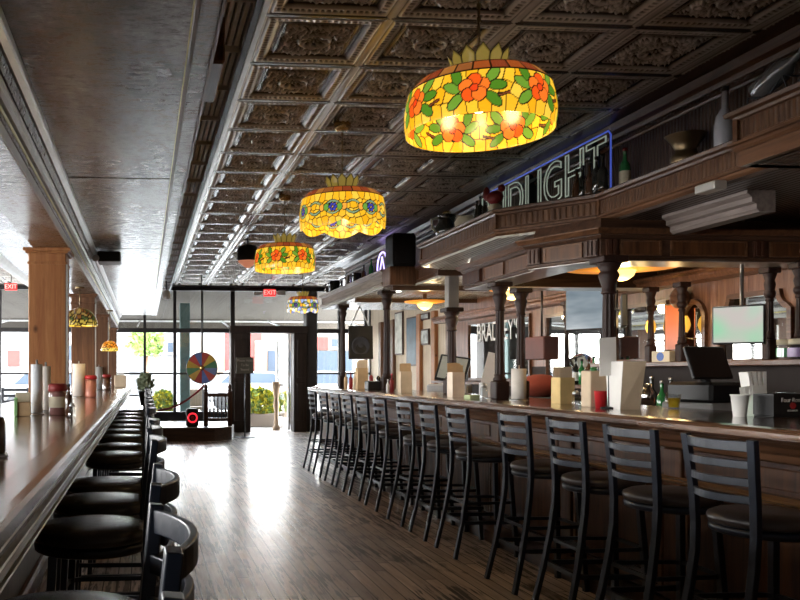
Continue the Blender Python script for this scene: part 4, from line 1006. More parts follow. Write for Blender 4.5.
MB().rings([[(-.065,-.07,0),(.065,-.07,0),(.065,.07,0),(-.065,.07,0)],[(-.07,-.11,.31),(.07,-.13,.31),(.07,.10,.31),(-.07,.09,.31)]],True,True,False).build('sleeve', M['beige_card'], r)
MB().rings([[(-.068,-.071,.0),(-.0655,-.071,0),(-.0655,.069,0),(-.068,.069,0)],[(-.073,-.111,.31),(-.0705,-.111,.31),(-.0705,.089,.31),(-.073,.089,.31)]],True,True,False).build('side_panel', M['white_paper'], r)
X, Y, z = onbar(609, 3.05)
r = empty('price_card', (X,Y,z), R(-6), 'tilted white paper card standing against the thick near column', 'card')
b = MB(); b.M = Matrix.Rotation(R(-4),4,'Y')
b.M = b.M @ Matrix.Rotation(R(6),4,'X'); b.box(-.055,.055,-.002,.002,.22,.47).build('card', M['white_paper'], r)
MB().lathe([(.05,0),(.05,.01),(.01,.015)],n=18).tube([(0,0,.01),(0,0,.24)],.005).build('stand', M['black'], r)
X, Y, z = onbar(594, 3.08)
r = empty('utensil_holder', (X,Y,z), 0, 'beige holder with a red cup in front on the bar', 'holder')
MB().bbox(-.06,.06,-.06,.06,0,.25,.006).build('holder', M['beige_card'], r); MB().lathe([(.032,0),(.042,.11),(.044,.115)],n=18).build('red_cup', M['red'], r, loc=(-.02,-.12,0))
X, Y, z = onbar(584, 3.05); r = empty('salt_shaker', (X,Y,z), 0, 'glass salt shaker with steel lid before the red cup', 'shaker')
MB().lathe([(.022,0),(.026,.01),(.020,.08)],n=14).build('jar', M['clear'], r); MB().lathe([(.022,.08),(.022,.10),(.008,.112)],n=14).build('lid', M['steel'], r)
dup(r, (X-.02, Y+.07, z), 0, 'second glass salt shaker, just beyond the one before the red cup')
X, Y, z = onbar(563, 3.20); carton('menu_holder', X, Y, z, .12, .12, .20, mat('yellow_card',(.68,.50,.22),.7), 'yellow-beige card caddy holding menus on the bar', 'menu holder', .1, 4, M['beige_card'])
X, Y, z = onbar(519, 3.15); towel(X, Y, z, .27, M['towel'], 'white paper towel roll on the bar between two turned columns', .06)
X, Y, z = onbar(503, 3.32); cup(X, Y, z, .10, .045, M['yellow'], 'bright yellow cup on the bar beside the paper towel roll')
X, Y, z = onbar(487, 3.25)
r = empty('paper_stand', (X,Y,z), R(-5), 'white box with a tall tilted paper card beside the yellow cup', 'card stand')
MB().bbox(-.06,.06,-.05,.05,0,.14,.004).build('box', M['white_paint'], r)
b = MB(); b.M = Matrix.Translation((0,0,.13)) @ Matrix.Rotation(R(12),4,'Y') @ Matrix.Rotation(R(8),4,'X'); b.box(-.06,.06,-.002,.002,0,.30).build('card', M['white_paper'], r)
X, Y, z = onbar(472, 2.95); r = empty('coaster_stack', (X,Y,z), .2, 'small stack of pale green coasters on the bar', 'coasters')
MB().bbox(-.05,.05,-.05,.05,0,.035,.003).build('stack', mat('pale_green_coaster',(.45,.55,.30),.7), r)
X, Y, z = onbar(484, 2.85); r = empty('salt_shaker', (X,Y,z), 0, 'glass shaker standing beside the pale green coasters', 'shaker')
MB().lathe([(.03,0),(.034,.01),(.028,.11)],n=14).build('jar', M['clear'], r); MB().lathe([(.028,.11),(.02,.14),(.008,.15)],n=14).build('lid', M['steel'], r)
X, Y, z = onbar(456, 3.0); carton('menu_holder', X, Y, z, .12, .13, .24, mat('white_beige_card',(.72,.62,.50),.7), 'white and beige menu carton on the bar before the tilted register', 'menu holder', .05, 3, M['kraft'])
X, Y, z = onbar(405, 3.05); carton('menu_holder', X, Y, z, .13, .13, .25, M['beige_card'], 'tan menu carton on the bar, right of the far tall column', 'menu holder', 0, 3, M['kraft'])
X, Y, z = onbar(362, 3.12); carton('menu_holder', X, Y, z, .15, .15, .30, M['kraft'], 'tall tan menu carton on the bar under the hanging speaker', 'menu holder', 0, 3, M['beige_card'])
X, Y, z = onbar(375, 3.15); r = empty('condiment_caddy', (X,Y,z), 0, 'black condiment caddy beside the tall tan carton', 'caddy')
MB().bbox(-.12,.12,-.09,.09,0,.12,.01).build('tray', M['black'], r); MB().lathe([(.03,.02),(.03,.17),(.012,.2)],n=12).build('sauce_bottle', M['dark_red'], r, loc=(-.05,0,0)); MB().lathe([(.03,.02),(.03,.16),(.012,.19)],n=12).build('sauce_bottle', M['dark_glass'], r, loc=(.05,0,0))
X, Y, z = onbar(392, 3.02); bottle('sauce_bottle', X, Y, z, .22, M['dark_red'], 'red sauce bottle standing at the foot of the far tall column', M['red'], None)
X, Y, z = onbar(388, 2.96); bottle('sauce_bottle', X, Y, z, .15, M['white_paper'], 'small white squeeze bottle beside the red sauce bottle', M['white_paper'], None)
for k,(px,mm) in enumerate(((346,M['kraft']),(351,M['dark_red']),(355,M['beige_card']))):
    X, Y, z = onbar(px, 3.1); bottle('sauce_bottle', X, Y, z, .24, mm, ['tan squeeze bottle at the far end of the bar','dark red bottle at the far end of the bar','beige bottle at the far end of the bar'][k], M['black'], None)
# empty glasses and goods in the serving aisle
r = empty('register', (*at(712, X=3.95), 0.95), R(14), 'large black register screen on a stand behind the bar', 'cash register')
r.location.z = .70; 
MB().bbox(-.26,.20,-.22,.22,-.70,.33,.01).build('cabinet', M['black'], r)
MB().bbox(-.24,.20,-.20,.20,.331,.42,.01).build('drawer', M['grey_plastic'], r); MB().bbox(-.22,.18,-.18,.18,.421,.56,.02).build('keyboard_shelf', M['black'], r)
b = MB(); b.M = Matrix.Translation((-.02,-.02,.60)) @ Matrix.Rotation(R(-20),4,'X'); b.bbox(-.18,.18,-.015,.015,-.02,.22,.008); b.build('screen', M['black'], r)
MB().tube([(-.02,0,.5),(-.02,.1,.72)],.03).build('screen_arm', M['black'], r)
X, Y = at(450, X=4.05); r = empty('register', (X,Y,.0), R(-30), 'grey register with tilted screen near the dropped column', 'cash register')
MB().bbox(-.22,.22,-.2,.2,0,1.02,.01).build('cabinet', M['white_paint'], r); MB().bbox(-.26,.26,-.22,.22,1.021,1.17,.02).build('drawer', M['grey_plastic'], r)
b = MB(); b.M = Matrix.Translation((0,-.05,1.20)) @ Matrix.Rotation(R(-25),4,'X') @ Matrix.Rotation(R(10),4,'Y'); b.bbox(-.2,.2,-.02,.02,0,.38,.01); b.build('screen', M['black'], r)
b = MB(); b.M = Matrix.Translation((0,-.05,1.20)) @ Matrix.Rotation(R(-25),4,'X') @ Matrix.Rotation(R(10),4,'Y'); b.box(-.17,.17,-.022,-.0205,.03,.35); b.build('display', mat('dim_display',(.30,.31,.28),.3), r)
X, Y = at(541, X=4.0); r = empty('red_cooler_bag', (X,Y,0), R(-60), 'red patterned padded bag on a dark cart behind the bar', 'bag')
MB().bbox(-.36,.36,-.22,.22,0,1.08,.01).build('cart', M['black'], r)
MB().sphere((0,0,1.19),.19,20,(1.3,.9,.62),10).build('bag', M['rust'], r); MB().sphere((-.2,-.12,1.14),.05,12,(1,.5,1)).build('white_badge', M['white_paper'], r)
X, Y = at(570, X=4.55); r = empty('speaker_box', (4.5, at(542, X=4.5)[1], E+.17), R(-80), 'dark red-brown box hanging above the red bag', 'box')
MB().bbox(-.17,.17,-.10,.10,-.03,.23,.01).build('case', mat('oxblood',(.08,.025,.02),.5), r); MB().tube([(0,0,.23),(0,0,ZB-.03-E-.17)],.012).build('pole', M['black'], r)
# bottles standing on the back bar ledge
k = 0
GB = 'liquor bottles on the back bar ledge'
for px, h, mm, lb, lab in ((568,.30,mat('blue_bottle',(.25,.42,.52),.15),None,'pale blue bottle on the back bar ledge'),(576,.30,M['dark_glass'],M['white_paper'],'black bottle with white label on the back bar ledge'),(582,.28,M['green_glass'],None,'dark green bottle beside the white-labelled one on the ledge'),(589,.30,M['brown_glass'],M['label'],'brown bottle with cream label on the back bar ledge'),(594,.31,M['green_glass'],M['label'],'green bottle with cream label behind the beige holder'),(601,.28,M['clear'],None,'clear bottle on the back bar ledge beside the tilted card')):
    X, Y = at(px, X=4.80); bottle('liquor_bottle', X, Y, 1.19, h, mm, lab, None, lb, 'wine')
X, Y = at(646, X=4.66); 
for px, h, mm, lab in ((785,.13,M['green_glass'],'green label jar on the upper shelf at the right edge'),(797,.13,mat('violet_jar',(.30,.22,.40),.3),'violet label jar on the upper shelf at the right edge')):
    X, Y = at(px, X=4.70); r = empty('jar', (X,Y,1.42), 0, lab, 'jar'); MB().lathe([(.05,0),(.055,.01),(.055,h-.03),(.05,h-.02)],n=18).build('body', M['clear'], r)
    MB().lathe([(.0565,.02),(.0565,h-.045)],n=18,cap=False).build('label', mm, r); MB().lathe([(.052,h-.02),(.052,h+.015),(.04,h+.02)],n=18).build('lid', M['label'], r)
X, Y = at(664, X=4.72); r = empty('blue_box', (X,Y,1.42), R(-78), 'small box with a blue oval label on the shelf below the orange banner', 'box')
MB().bbox(-.10,.10,-.04,.04,0,.10,.004).build('box', M['label'], r); b = MB(); b.M = Matrix.Translation((0,-.0405,.05)) @ Matrix.Rotation(R(90),4,'X'); b.lathe([(.04,0),(.04,.002)],n=20); b.build('oval', M['blue'], r)
for k, (px, h, mm, cm, lab) in enumerate(((641,.30,M['brown_glass'],M['steel'],'dark bottle with steel pourer under the shelf, left end'),(652,.34,M['dark_glass'],M['chrome'],'black bottle with chrome pourer under the shelf'),(662,.30,M['green_glass'],M['steel'],'green bottle with steel pourer under the shelf'),(671,.33,M['dark_glass'],M['steel'],'black bottle with steel pourer next to the register'))):
    X, Y = at(px, X=4.62); bottle('liquor_bottle', X, Y, .95, h, mm, lab, cm, M['label'] if k == 1 else None, 'squat')
X, Y = at(648, X=4.05); r = empty('cocktail_shaker', (X,Y,0), 0, 'steel shaker on a dark ice well behind the bar', 'shaker')
MB().bbox(-.30,.25,-.3,.3,0,1.02,.01).build('ice_well', M['recess'], r)
MB().lathe([(.045,1.02),(.055,1.14),(.05,1.17),(.03,1.2),(.03,1.23),(.01,1.24)],n=20).build('body', M['chrome'], r)
X, Y = at(697, X=4.52); r = empty('fruit_bowl', (X,Y,.95), 0, 'bowl of red and orange fruit behind the register', 'bowl')
MB().lathe([(.06,0),(.14,.07),(.15,.075),(.13,.07),(.05,.01)],n=22).build('bowl', M['dark_red'], r); MB().sphere((-.04,0,.09),.045).sphere((.05,.03,.09),.045).build('fruit', mat('orange_skin',(.7,.28,.04),.5), r)
# orange banner and bell above it
X, Y = at(671, X=4.90); r = empty('orange_banner', (4.93,Y,1.44), R(-90), 'orange-red hanging banner between two back bar columns', 'banner')
m, t, p = _new('orange_banner_cloth'); tcn = t.nodes.new('ShaderNodeTexCoord'); sx = t.nodes.new('ShaderNodeSeparateXYZ'); t.links.new(tcn.outputs['Object'], sx.inputs[0])
t.links.new(ramp(mth('DIVIDE', sx.outputs['Z'], .55), [(0,(.70,.42,.38)),(.5,(.72,.22,.14)),(1,(.85,.20,.04))]), p.inputs['Base Color']); p.inputs['Roughness'].default_value=.7
MB().bbox(-.12,.12,-.006,.006,.10,.52,.003).build('cloth', m, r); MB().tube([(-.13,0,.525),(.13,0,.525)],.008).build('rod', M['brass'], r)
X, Y = at(668, X=4.80); r = empty('wall_medallion', (4.90,Y,E+.68), 0, 'round carved dark medallion above the orange banner', 'ornament')
b = MB(); b.M = Matrix.Rotation(R(-90),4,'Y'); b.lathe([(.03,.03),(.05,.045),(.08,.03),(.095,.01),(.09,-.05)],n=20); b.build('ring', M['wood_mid'], r)
for px, lab in ((651,'glowing amber wall light left of the orange banner'),(685,'glowing amber wall light in front of the small arched mirror')):
    X, Y = at(px, X=4.90); r = empty('wall_lamp', (4.90,Y,E+.36), 0, lab, 'wall lamp')
    MB().lathe([(.018,0),(.038,.03),(.048,.07),(.038,.12),(.022,.15)],n=18).build('shade', emis('amber_shade',(1,.50,.06),.75), r)
    MB().tube([(0,0,.0),(.0,0,-.05),(.09,0,-.06)],.008).lathe([(.03,-.004),(.03,.0)],n=12).build('arm', M['brass'], r)
    lamp_light('lamp_bulb', (4.80,Y,E+.50), .8, (1,.7,.3), .04)
# televisions
def tv(X, Y, z, w_, h, rz, scr, label, pole):
    r = empty('television', (X,Y,z), rz, label, 'television')
    MB().bbox(-w_/2,w_/2,0,.05,0,h,.008).build('case', M['black'], r); MB().box(-w_/2+.012,w_/2-.012,-.002,.0,.014,h-.012).build('screen', scr, r)
    MB().tube([(0,.06,h*.5),(0,.10,h*.6),(0,.10,pole-z)],.014).build('mount', M['steel'], r); return r
m, t, p = _new('screen_silver'); tcn = t.nodes.new('ShaderNodeTexCoord'); 
t.links.new(ramp(noise(2.2, mapping((1,1,3.5)), 2), [(.3,(.16,.22,.27)),(.7,(.38,.45,.50))]), p.inputs['Emission Color']); p.inputs['Emission Strength'].default_value = .36; p.inputs['Base Color'].default_value=(.02,.02,.02,1); p.inputs['Roughness'].default_value=.1; scrA = m
m, t, p = _new('screen_pastel'); tcn = t.nodes.new('ShaderNodeTexCoord')
t.links.new(ramp(noise(2.0, mapping((1.6,1,1.2)), 1), [(.35,(.38,.75,.48)),(.5,(.66,.60,.56)),(.65,(.42,.78,.55))]), p.inputs['Emission Color']); p.inputs['Emission Strength'].default_value = .40; p.inputs['Base Color'].default_value=(.02,.02,.02,1); p.inputs['Roughness'].default_value=.5; p.inputs['Specular IOR Level'].default_value=.1; scrB = m
ya, yb = at(575, X=4.45)[1], at(610, X=4.45)[1]
tv(4.42, (ya+yb)/2-.02, E+.42, .54, .47, R(-62), scrA, 'large silver-blue television screen left of the thick near column', ZB-.03)
tv(4.35, at(738, X=4.35)[1], E+.205, .34, .285, R(-52), scrB, 'pastel green and pink television hanging before the stepped mirror', ZB-.03)
r = tv(4.5, at(627, X=4.5)[1], E+.42, .34, .30, R(60), M['black'], 'small black television turned away, right of the thick near column', ZB-.03)

# --- on the canopy shelf
ZS = ZT-.002
def onsh(px, X, z=None): return (X, at(px, X=X)[1], z or ZS)
X, Y, z = onsh(625, 3.53); bottle('wine_bottle', X, Y, z, .31, M['green_glass'], 'green wine bottle with white label on the canopy shelf', M['dark_red'], M['label'])
X, Y, z = onsh(725, 3.53); bottle('liquor_bottle', X, Y, z, .40, M['frost'], 'frosted white bottle with black cap on the canopy shelf', M['black'], M['frost'], 'squat')
X, Y, z = onsh(686, 3.52); r = empty('spittoon', (X,Y,z), 0, 'dull brass spittoon on the canopy shelf', 'spittoon')
MB().lathe([(.075,0),(.09,.018),(.092,.06),(.066,.09),(.062,.11),(.085,.155),(.122,.20),(.125,.205),(.112,.203),(.055,.12),(.001,.11)],n=28).build('body', M['bronze'], r)
for k, (px, h, mm, sh) in enumerate(((577,.24,M['brown_glass'],'squat'),(583,.26,M['dark_glass'],'wine'),(590,.24,M['brown_glass'],'squat'),(597,.28,M['dark_glass'],'wine'),(603,.26,M['dark_glass'],'squat'))):
    X, Y, z = onsh(px, 3.36+.03*(k%2)); bottle('liquor_bottle', X, Y, z, h, mm, ['squat brown bottle in front of the neon sign, leftmost of five','tall dark bottle in front of the neon sign, second of five','squat brown bottle in the middle of five before the neon sign','tall dark bottle in front of the neon sign, fourth of five','squat dark bottle nearest the blue neon tube'][k], None, None, sh, 'bottles in front of the neon sign')
# bottle lying in a wire cradle
X, Y = at(776, X=3.34); r = empty('bottle_cradle', (X,Y,ZS+.09), R(-92), 'large clear bottle lying tilted in a black wire cradle on the raised shelf', 'bottle cradle')
b = MB()
for s in (-1,1): b.tube([(-.16,s*.05,0),(-.14,s*.05,.07),(.0,s*.05,.03),(.12,s*.05,.10),(.15,s*.05,0)],.005,6)
b.tube([(-.14,-.05,.07),(-.14,.05,.07)],.005,6).tube([(.12,-.05,.10),(.12,.05,.10)],.005,6).tube([(.15,-.05,0),(.15,.05,0)],.005,6).tube([(-.16,-.05,0),(-.16,.05,0)],.005,6)
b.build('wire_frame', M['black_metal'], r)
b = MB(); b.M = Matrix.Translation((-.13,0,.10)) @ Matrix.Rotation(R(72),4,'Y'); b.lathe([(.05,0),(.06,.01),(.06,.19),(.05,.225),(.022,.26),(.02,.33),(.026,.335),(.024,.35)],n=20)
b.build('bottle', mat('grey_bottle_glass',(.10,.105,.11),.06,0,.05,coat=1), r)
# neon sign
XS = 3.56; y1 = at(611, X=XS)[1]; yE = at(604, X=XS)[1]; 
r = empty('neon_sign', (XS,y1,E+1.40), R(-90), 'outlined neon beer sign with blue tube border on the beaded wall', 'neon sign')
# local: +x runs towards the camera; sign extends to -x (away)
tx = text('lettering', 'BUDLIGHT', .50, mat('dim_neon_tube',(.62,.68,.60),.4,emit=(.62,.72,.58),es=.22), r, (-.06,0,.235), (R(90),0,0), True, align='RIGHT', sx=.98, bev=.006)
MB().tube([(-.06,0,-.05),(.0,0,-.02),(.0,0,.42),(-.03,0,.455),(-2.3,0,.455)],.007,8).build('border_tube', mat('blue_neon',(.08,.12,.6),.3,emit=(.12,.2,1.0),es=.28), r)
b = MB()
for x in (-.3,-1.4,-2.4): b.box(x-.02,x+.02,.01,.08,-.02,.44)
b.box(-2.6,-.1,.02,.03,.02,.05).box(-2.6,-.1,.02,.03,.36,.39).build('bracket', M['black'], r)
# figures and pots along the middle of the shelf
X, Y, z = onsh(495, 3.02); r = empty('rooster_figure', (X,Y,z), R(20), 'dark red rooster figurine on a pale base at the shelf corner', 'figurine')
MB().lathe([(.07,0),(.075,.03),(.05,.06),(.06,.09),(.04,.11)],n=16).build('base', M['label'], r)
MB().sphere((0,0,.17),.065,14,(.9,1.3,.9)).sphere((0,-.08,.235),.032,12).sphere((0,.10,.22),.045,12,(.5,.8,1.4)).build('body', M['dark_red'], r)
for k, (px, h) in enumerate(((477,.22),(480.5,.24),(485,.21))):
    X, Y, z = onsh(px, 3.02); bottle('liquor_bottle', X, Y, z, h, M['dark_glass'], ['dark bottle left of the rooster figurine, farthest of three','dark bottle left of the rooster figurine, tallest of three','dark bottle next to the rooster figurine'][k], None, None, 'wine', 'bottles left of the rooster figurine')
X, Y, z = onsh(466, 3.05); r = empty('clay_pot', (X,Y,z), 0, 'small pale clay pot with handle on the shelf', 'pot')
MB().lathe([(.06,0),(.10,.05),(.105,.09),(.08,.13),(.085,.14)],n=20).build('body', M['label'], r); MB().tube([(.09,0,.11),(.14,0,.10),(.13,0,.05),(.09,0,.03)],.01).build('handle', M['label'], r)
X, Y, z = onsh(447, 3.05); r = empty('wine_jug', (X,Y,z), 0, 'large dark jug with a pale handle on the shelf', 'jug')
MB().lathe([(.07,0),(.11,.05),(.12,.12),(.08,.18),(.09,.24),(.095,.245)],n=22).build('body', M['dark_glass'], r); MB().lathe([(.04,.245),(.045,.28),(.02,.29)],n=12).build('lid', M['brass'], r)
MB().tube([(.09,0,.22),(.16,0,.20),(.15,0,.11),(.10,0,.07)],.012).build('handle', M['label'], r); MB().tube([(-.09,0,.22),(-.16,0,.20),(-.15,0,.11),(-.10,0,.07)],.012).build('handle', M['label'], r)
for k, (px, s) in enumerate(((427,1.0),(432,.8))):
    X, Y, z = onsh(px, 3.10); r = empty('animal_figurine', (X,Y,z), k, ['small grey animal figurine at the shelf end','smaller grey figurine beside the first at the shelf end'][k], 'figurine')
    MB().sphere((0,0,.07*s),.05*s,12,(1.5,1,1)).sphere((.08*s,0,.12*s),.035*s,10).lathe([(.015*s,0),(.015*s,.06*s)],(.05*s,0,0),8).lathe([(.015*s,0),(.015*s,.06*s)],(-.05*s,0,0),8).build('body', M['grey_plastic'], r)
# speaker on the block
X, Y = 3.31, yA-.16; r = empty('loudspeaker', (X,Y,ZS), 0, 'black loudspeaker standing on the canopy end block', 'speaker')
MB().rings([[(-.13,-.14,0),(.13,-.14,0),(.15,.12,0),(-.15,.12,0)],[(-.15,-.15,.04),(.15,-.15,.04),(.17,.12,.04),(-.17,.12,.04)],[(-.15,-.15,.40),(.15,-.15,.40),(.17,.12,.40),(-.17,.12,.40)],[(-.13,-.14,.44),(.13,-.14,.44),(.15,.12,.44),(-.15,.12,.44)]],True,True,False).build('cabinet', M['black'], r, .01)
MB().bbox(-.12,.12,-.165,-.15,.05,.39,.01).build('grille', mat('speaker_cloth',(.02,.02,.022),.9), r)
# glow sign, bottle and mugs on the far shelf
X, Y, z = onsh(379, 3.50); r = empty('neon_sign', (3.58,Y+.1,z), R(-90), 'purple-white glowing sign behind the green bottle and the speaker', 'neon sign')
MB().tube([(.25*math.cos(a),0,.25+.22*math.sin(a)) for a in [k*PI/10 for k in range(20)]],.012,8,closed=True).tube([(-.15,0,.12),(0,0,.40),(.15,0,.12)],.010,8).build('tube', emis('violet_neon',(.55,.45,1.0),2.2), r)
MB().lathe([(.1,-.002),(.1,.02)],n=16).tube([(0,.01,.0),(0,.01,.05)],.01).build('stand', M['black'], r)
X, Y, z = onsh(371.5, 3.28); bottle('wine_bottle', X, Y, z, .30, M['green_glass'], 'bright green bottle on the far shelf beside the loudspeaker', M['black'], None)
X, Y, z = onsh(364, 3.28); bottle('liquor_bottle', X, Y, z, .26, M['brown_glass'], 'dark red-brown bottle left of the bright green bottle', None, None)
for k, (px, h, q) in enumerate(((357,.22,.08),(349,.24,.10),(336,.26,.13))):
    X, Y, z = onsh(px, 3.36); r = empty('beer_mug', (X,Y,z), R(200), ['dark framed tankard on the far shelf, right of the steel one','steel tankard with handle on the far shelf','broad dark and silver tankard at the very end of the far shelf'][k], 'mug')
    MB().lathe([(q*.95,0),(q,.01),(q*.9,h),(q*.95,h+.005),(q*.8,h),(q*.85,.02),(.001,.02)],n=20,cap=False).build('body', [M['dark_glass'],M['chrome'],M['dark_glass']][k], r)
    MB().tube([(q*.9,0,h*.85),(q*1.6,0,h*.75),(q*1.6,0,h*.3),(q*.92,0,h*.18)],.014).build('handle', M['chrome'], r)

# --- on the left counter
def onc(px, py=None, X=None): 
    if X is None: 
        yc = (E-LZ)*820/(py-372); c,s = math.cos(YAW), math.sin(YAW); a = (px-209)/820
        return (yc*(a*c+s), yc*(c-a*s), LZ)
x, y, z = onc(37, 415); towel(x, y, z, .33, M['towel_blue'], 'white paper towel roll in front of the nearest pine pillar', .038)
x, y, z = onc(46, 412); towel(x, y, z, .32, M['towel'], 'cream paper towel roll just behind the white one', .035)
x, y, z = onc(58, 415); r = empty('condiment_caddy', (x,y,z), 0, 'red-lidded glass jar of condiments beside the nearest towel roll', 'condiment jar')
MB().lathe([(.05,0),(.055,.01),(.057,.14),(.05,.16)],n=20).build('jar', mat('pink_brown_glass',(.22,.10,.09),.12,coat=.6), r); MB().lathe([(.06,.155),(.064,.16),(.062,.195),(.05,.205)],n=20).build('lid', M['dark_red'], r)
MB().lathe([(.058,.05),(.058,.12)],n=20,cap=False).build('label', M['label'], r)
x, y, z = onc(69, 416); bottle('sauce_bottle', x, y, z, .20, M['brown_glass'], 'brown sauce bottle right of the red-lidded jar', M['black'], None)
x, y, z = onc(72, 417); r = empty('salt_shaker', (x+.01,y-.1,z), 0, 'small glass shaker at the foot of the brown sauce bottle', 'shaker')
MB().lathe([(.02,0),(.024,.01),(.018,.07)],n=12).build('jar', M['clear'], r); MB().lathe([(.02,.07),(.01,.09)],n=12).build('lid', M['steel'], r)
x, y, z = onc(23, 416); r = empty('menu_caddy', (x,y,z), .1, 'small caddy with a yellow card and packets left of the towel roll', 'caddy')
MB().bbox(-.05,.05,-.04,.04,0,.09,.005).build('box', M['kraft'], r); MB().bbox(-.045,.045,-.02,.02,.09,.15,.004).build('packets', M['label'], r); MB().bbox(-.052,-.03,-.05,-.04,0,.12,.003).build('card', M['green'], r)
x, y, z = onc(79, 397.5); towel(x, y, z, .37, M['towel'], 'cream paper towel roll in front of the second pillar', .07)
x, y, z = onc(91, 397.5); r = empty('condiment_jar', (x,y,z), 0, 'red-lidded jar beside the second pillar', 'condiment jar')
MB().lathe([(.06,0),(.065,.02),(.06,.20)],n=18).build('jar', mat('salmon_jar',(.50,.20,.14),.3), r); MB().lathe([(.068,.20),(.068,.235),(.05,.245)],n=18).build('lid', M['red'], r)
x, y, z = onc(99, 390); towel(x, y, z, .36, M['grey_plastic'], 'greyish paper towel roll at the third pillar', .06)
x, y, z = onc(107, 390.5); r = empty('condiment_jar', (x,y,z), 0, 'small dark red-lidded jar at the third pillar', 'condiment jar')
MB().lathe([(.06,0),(.065,.02),(.06,.20)],n=18).build('jar', M['brown_glass'], r); MB().lathe([(.068,.20),(.068,.235),(.05,.245)],n=18).build('lid', M['dark_red'], r)
x, y, z = onc(120, 387); r = empty('napkin_box', (x,y,z), 0, 'beige box at the far end of the left counter', 'box'); MB().bbox(-.10,.12,-.10,.10,0,.22,.01).build('box', M['beige_card'], r); MB().bbox(-.06,.08,-.02,.02,.22,.26,.005).build('napkins', M['white_paper'], r)
x, y, z = onc(3, 456); r = empty('menu_stand', (x-.055,y,z), .2, 'pale grey and brown bottle caddy cut off by the left edge', 'caddy')
MB().lathe([(.035,0),(.042,.02),(.04,.12),(.022,.16),(.02,.17)],n=16).build('squeeze_bottle', M['grey_plastic'], r, loc=(0,-.02,0)); MB().bbox(-.06,.07,-.07,.07,-.0,.008,.003).build('tray', M['steel'], r)
MB().lathe([(.02,.008),(.022,.02),(.022,.11),(.014,.13)],n=14).build('sauce_bottle', M['brown_glass'], r, loc=(.042,0,0))

# --- hanging from the dropped ceiling
X, Y, z = at(111, Y=8.2)[0], 8.2, E+(372-241)/820*8.2
r = empty('projector', (X,Y,H1), 0, 'black projector hanging under the dropped ceiling', 'projector')
MB().bbox(-.125,.10,-.15,.15,-.12,-.02,.01).build('case', M['black'], r); MB().bbox(-.02,.02,-.02,.02,-.02,.0,.002).build('mount', M['black'], r)
b = MB(); b.M = Matrix.Translation((-.14,-.12,-.09)) @ Matrix.Rotation(R(90),4,'X'); b.lathe([(.03,-.02),(.035,.03),(.025,.04)],n=14); b.build('lens', M['steel'], r)
MB().bbox(-.14,-.125,-.1,.0,-.08,-.02,.004).build('bracket', M['white_paint'], r)
X, Y = at(216, X=.30); r = empty('wooden_light_box', (.29,3.9,E+1.40), 0, 'brown wooden box hung beside the dropped ceiling edge', 'light box')
MB().bbox(-.0,.075,-.20,.35,.0,.22,.01).build('box', M['wood_mid'], r); MB().tube([(.04,0,.22),(.04,0,.25)],.01).build('hanger', M['black'], r)
X, Y = at(168, X=.30); r = empty('spot_light', (.31,11.5,H1-.02), 0, 'small white spot light at the far edge of the dropped ceiling', 'spot light')
MB().lathe([(.03,-.16),(.05,-.15),(.06,-.08),(.04,-.04),(.01,-.03)],n=16).build('head', M['white_paint'], r); MB().tube([(0,0,-.03),(0,0,.1)],.008).build('stem', M['black'], r)

# --- exits
def exit_sign(px, py, Y, w_, label, back=True):
    X = at(px, Y=Y)[0]; z = E+(372-py)/820*Y
    r = empty('exit_sign', (X,Y,z), 0, label, 'exit sign')
    MB().bbox(-w_/2,w_/2,0,.06,-w_*.3,w_*.3,.006).build('case', mat('sign_case_red',(.7,.05,.05),.4,emit=(1,.05,.05),es=.7) , r)
    text('lettering', 'EXIT', w_*.5, emis('exit_letters',(1,.55,.5),1.0), r, (0,-.004,0), (R(90),0,0), False, .002)
    MB().tube([(0,.03,w_*.3),(0,.03,HT-z)],.008).build('stem', M['black'], r); return r
exit_sign(270, 292, 17.3, .26, 'red exit sign hanging above the front door')
exit_sign(11, 288, 14.6, .21, 'red exit sign in the left dining area')
r = [o for o in C.objects if o.name == 'exit_sign'][0]
MB().cbox((.26,.03,0),(.16,.05,.10)).build('emergency_lamp', M['white_paint'], r); MB().cbox((-.26,.03,-.02),(.14,.05,.08)).build('emergency_lamp', M['white_paint'], r); MB().box(-.3,.3,.035,.05,-.02,.02).build('lamp_bar', M['white_paint'], r)

# --- by the front window: wheel, balustrade, light, rope, greeting sign
YW = 16.0
X = at(202, Y=YW)[0]; zc = E+(372-368)/820*YW; Rw = .295
r = empty('prize_wheel', (X,YW,zc), 0, 'round prize wheel of coloured wedges hanging by the front window', 'wheel')
cw = [(.10,.25,.12),(.75,.48,.08),(.50,.08,.06),(.12,.18,.42),(.55,.08,.07),(.62,.40,.06),(.12,.28,.14),(.70,.42,.10),(.42,.06,.05),(.14,.20,.50),(.55,.10,.08),(.20,.26,.46)]
b = MB()
for k in range(12):
    a0, a1 = k*PI/6, (k+1)*PI/6; q = MB()
    pts = [(0,0)]+[(Rw*math.cos(a0+(a1-a0)*j/4), Rw*math.sin(a0+(a1-a0)*j/4)) for j in range(5)]
    q.prism(pts, -.015, .015, 'y').build('wedge', mat('wedge_colour', tuple(q*.55 for q in cw[k]), .6), r)
MB().tube([(Rw*math.cos(k*PI/18),0,Rw*math.sin(k*PI/18)) for k in range(36)],.014,8,closed=True).build('rim', M['black'], r)
b = MB(); b.M = Matrix.Rotation(R(90),4,'X'); b.lathe([(.04,.01),(.05,.03),(.02,.045)],n=16); b.build('hub', M['brass'], r)
MB().tube([(0,.03,0),(0,.03,HT-zc)],.012).build('hanging_rod', M['black'], r)
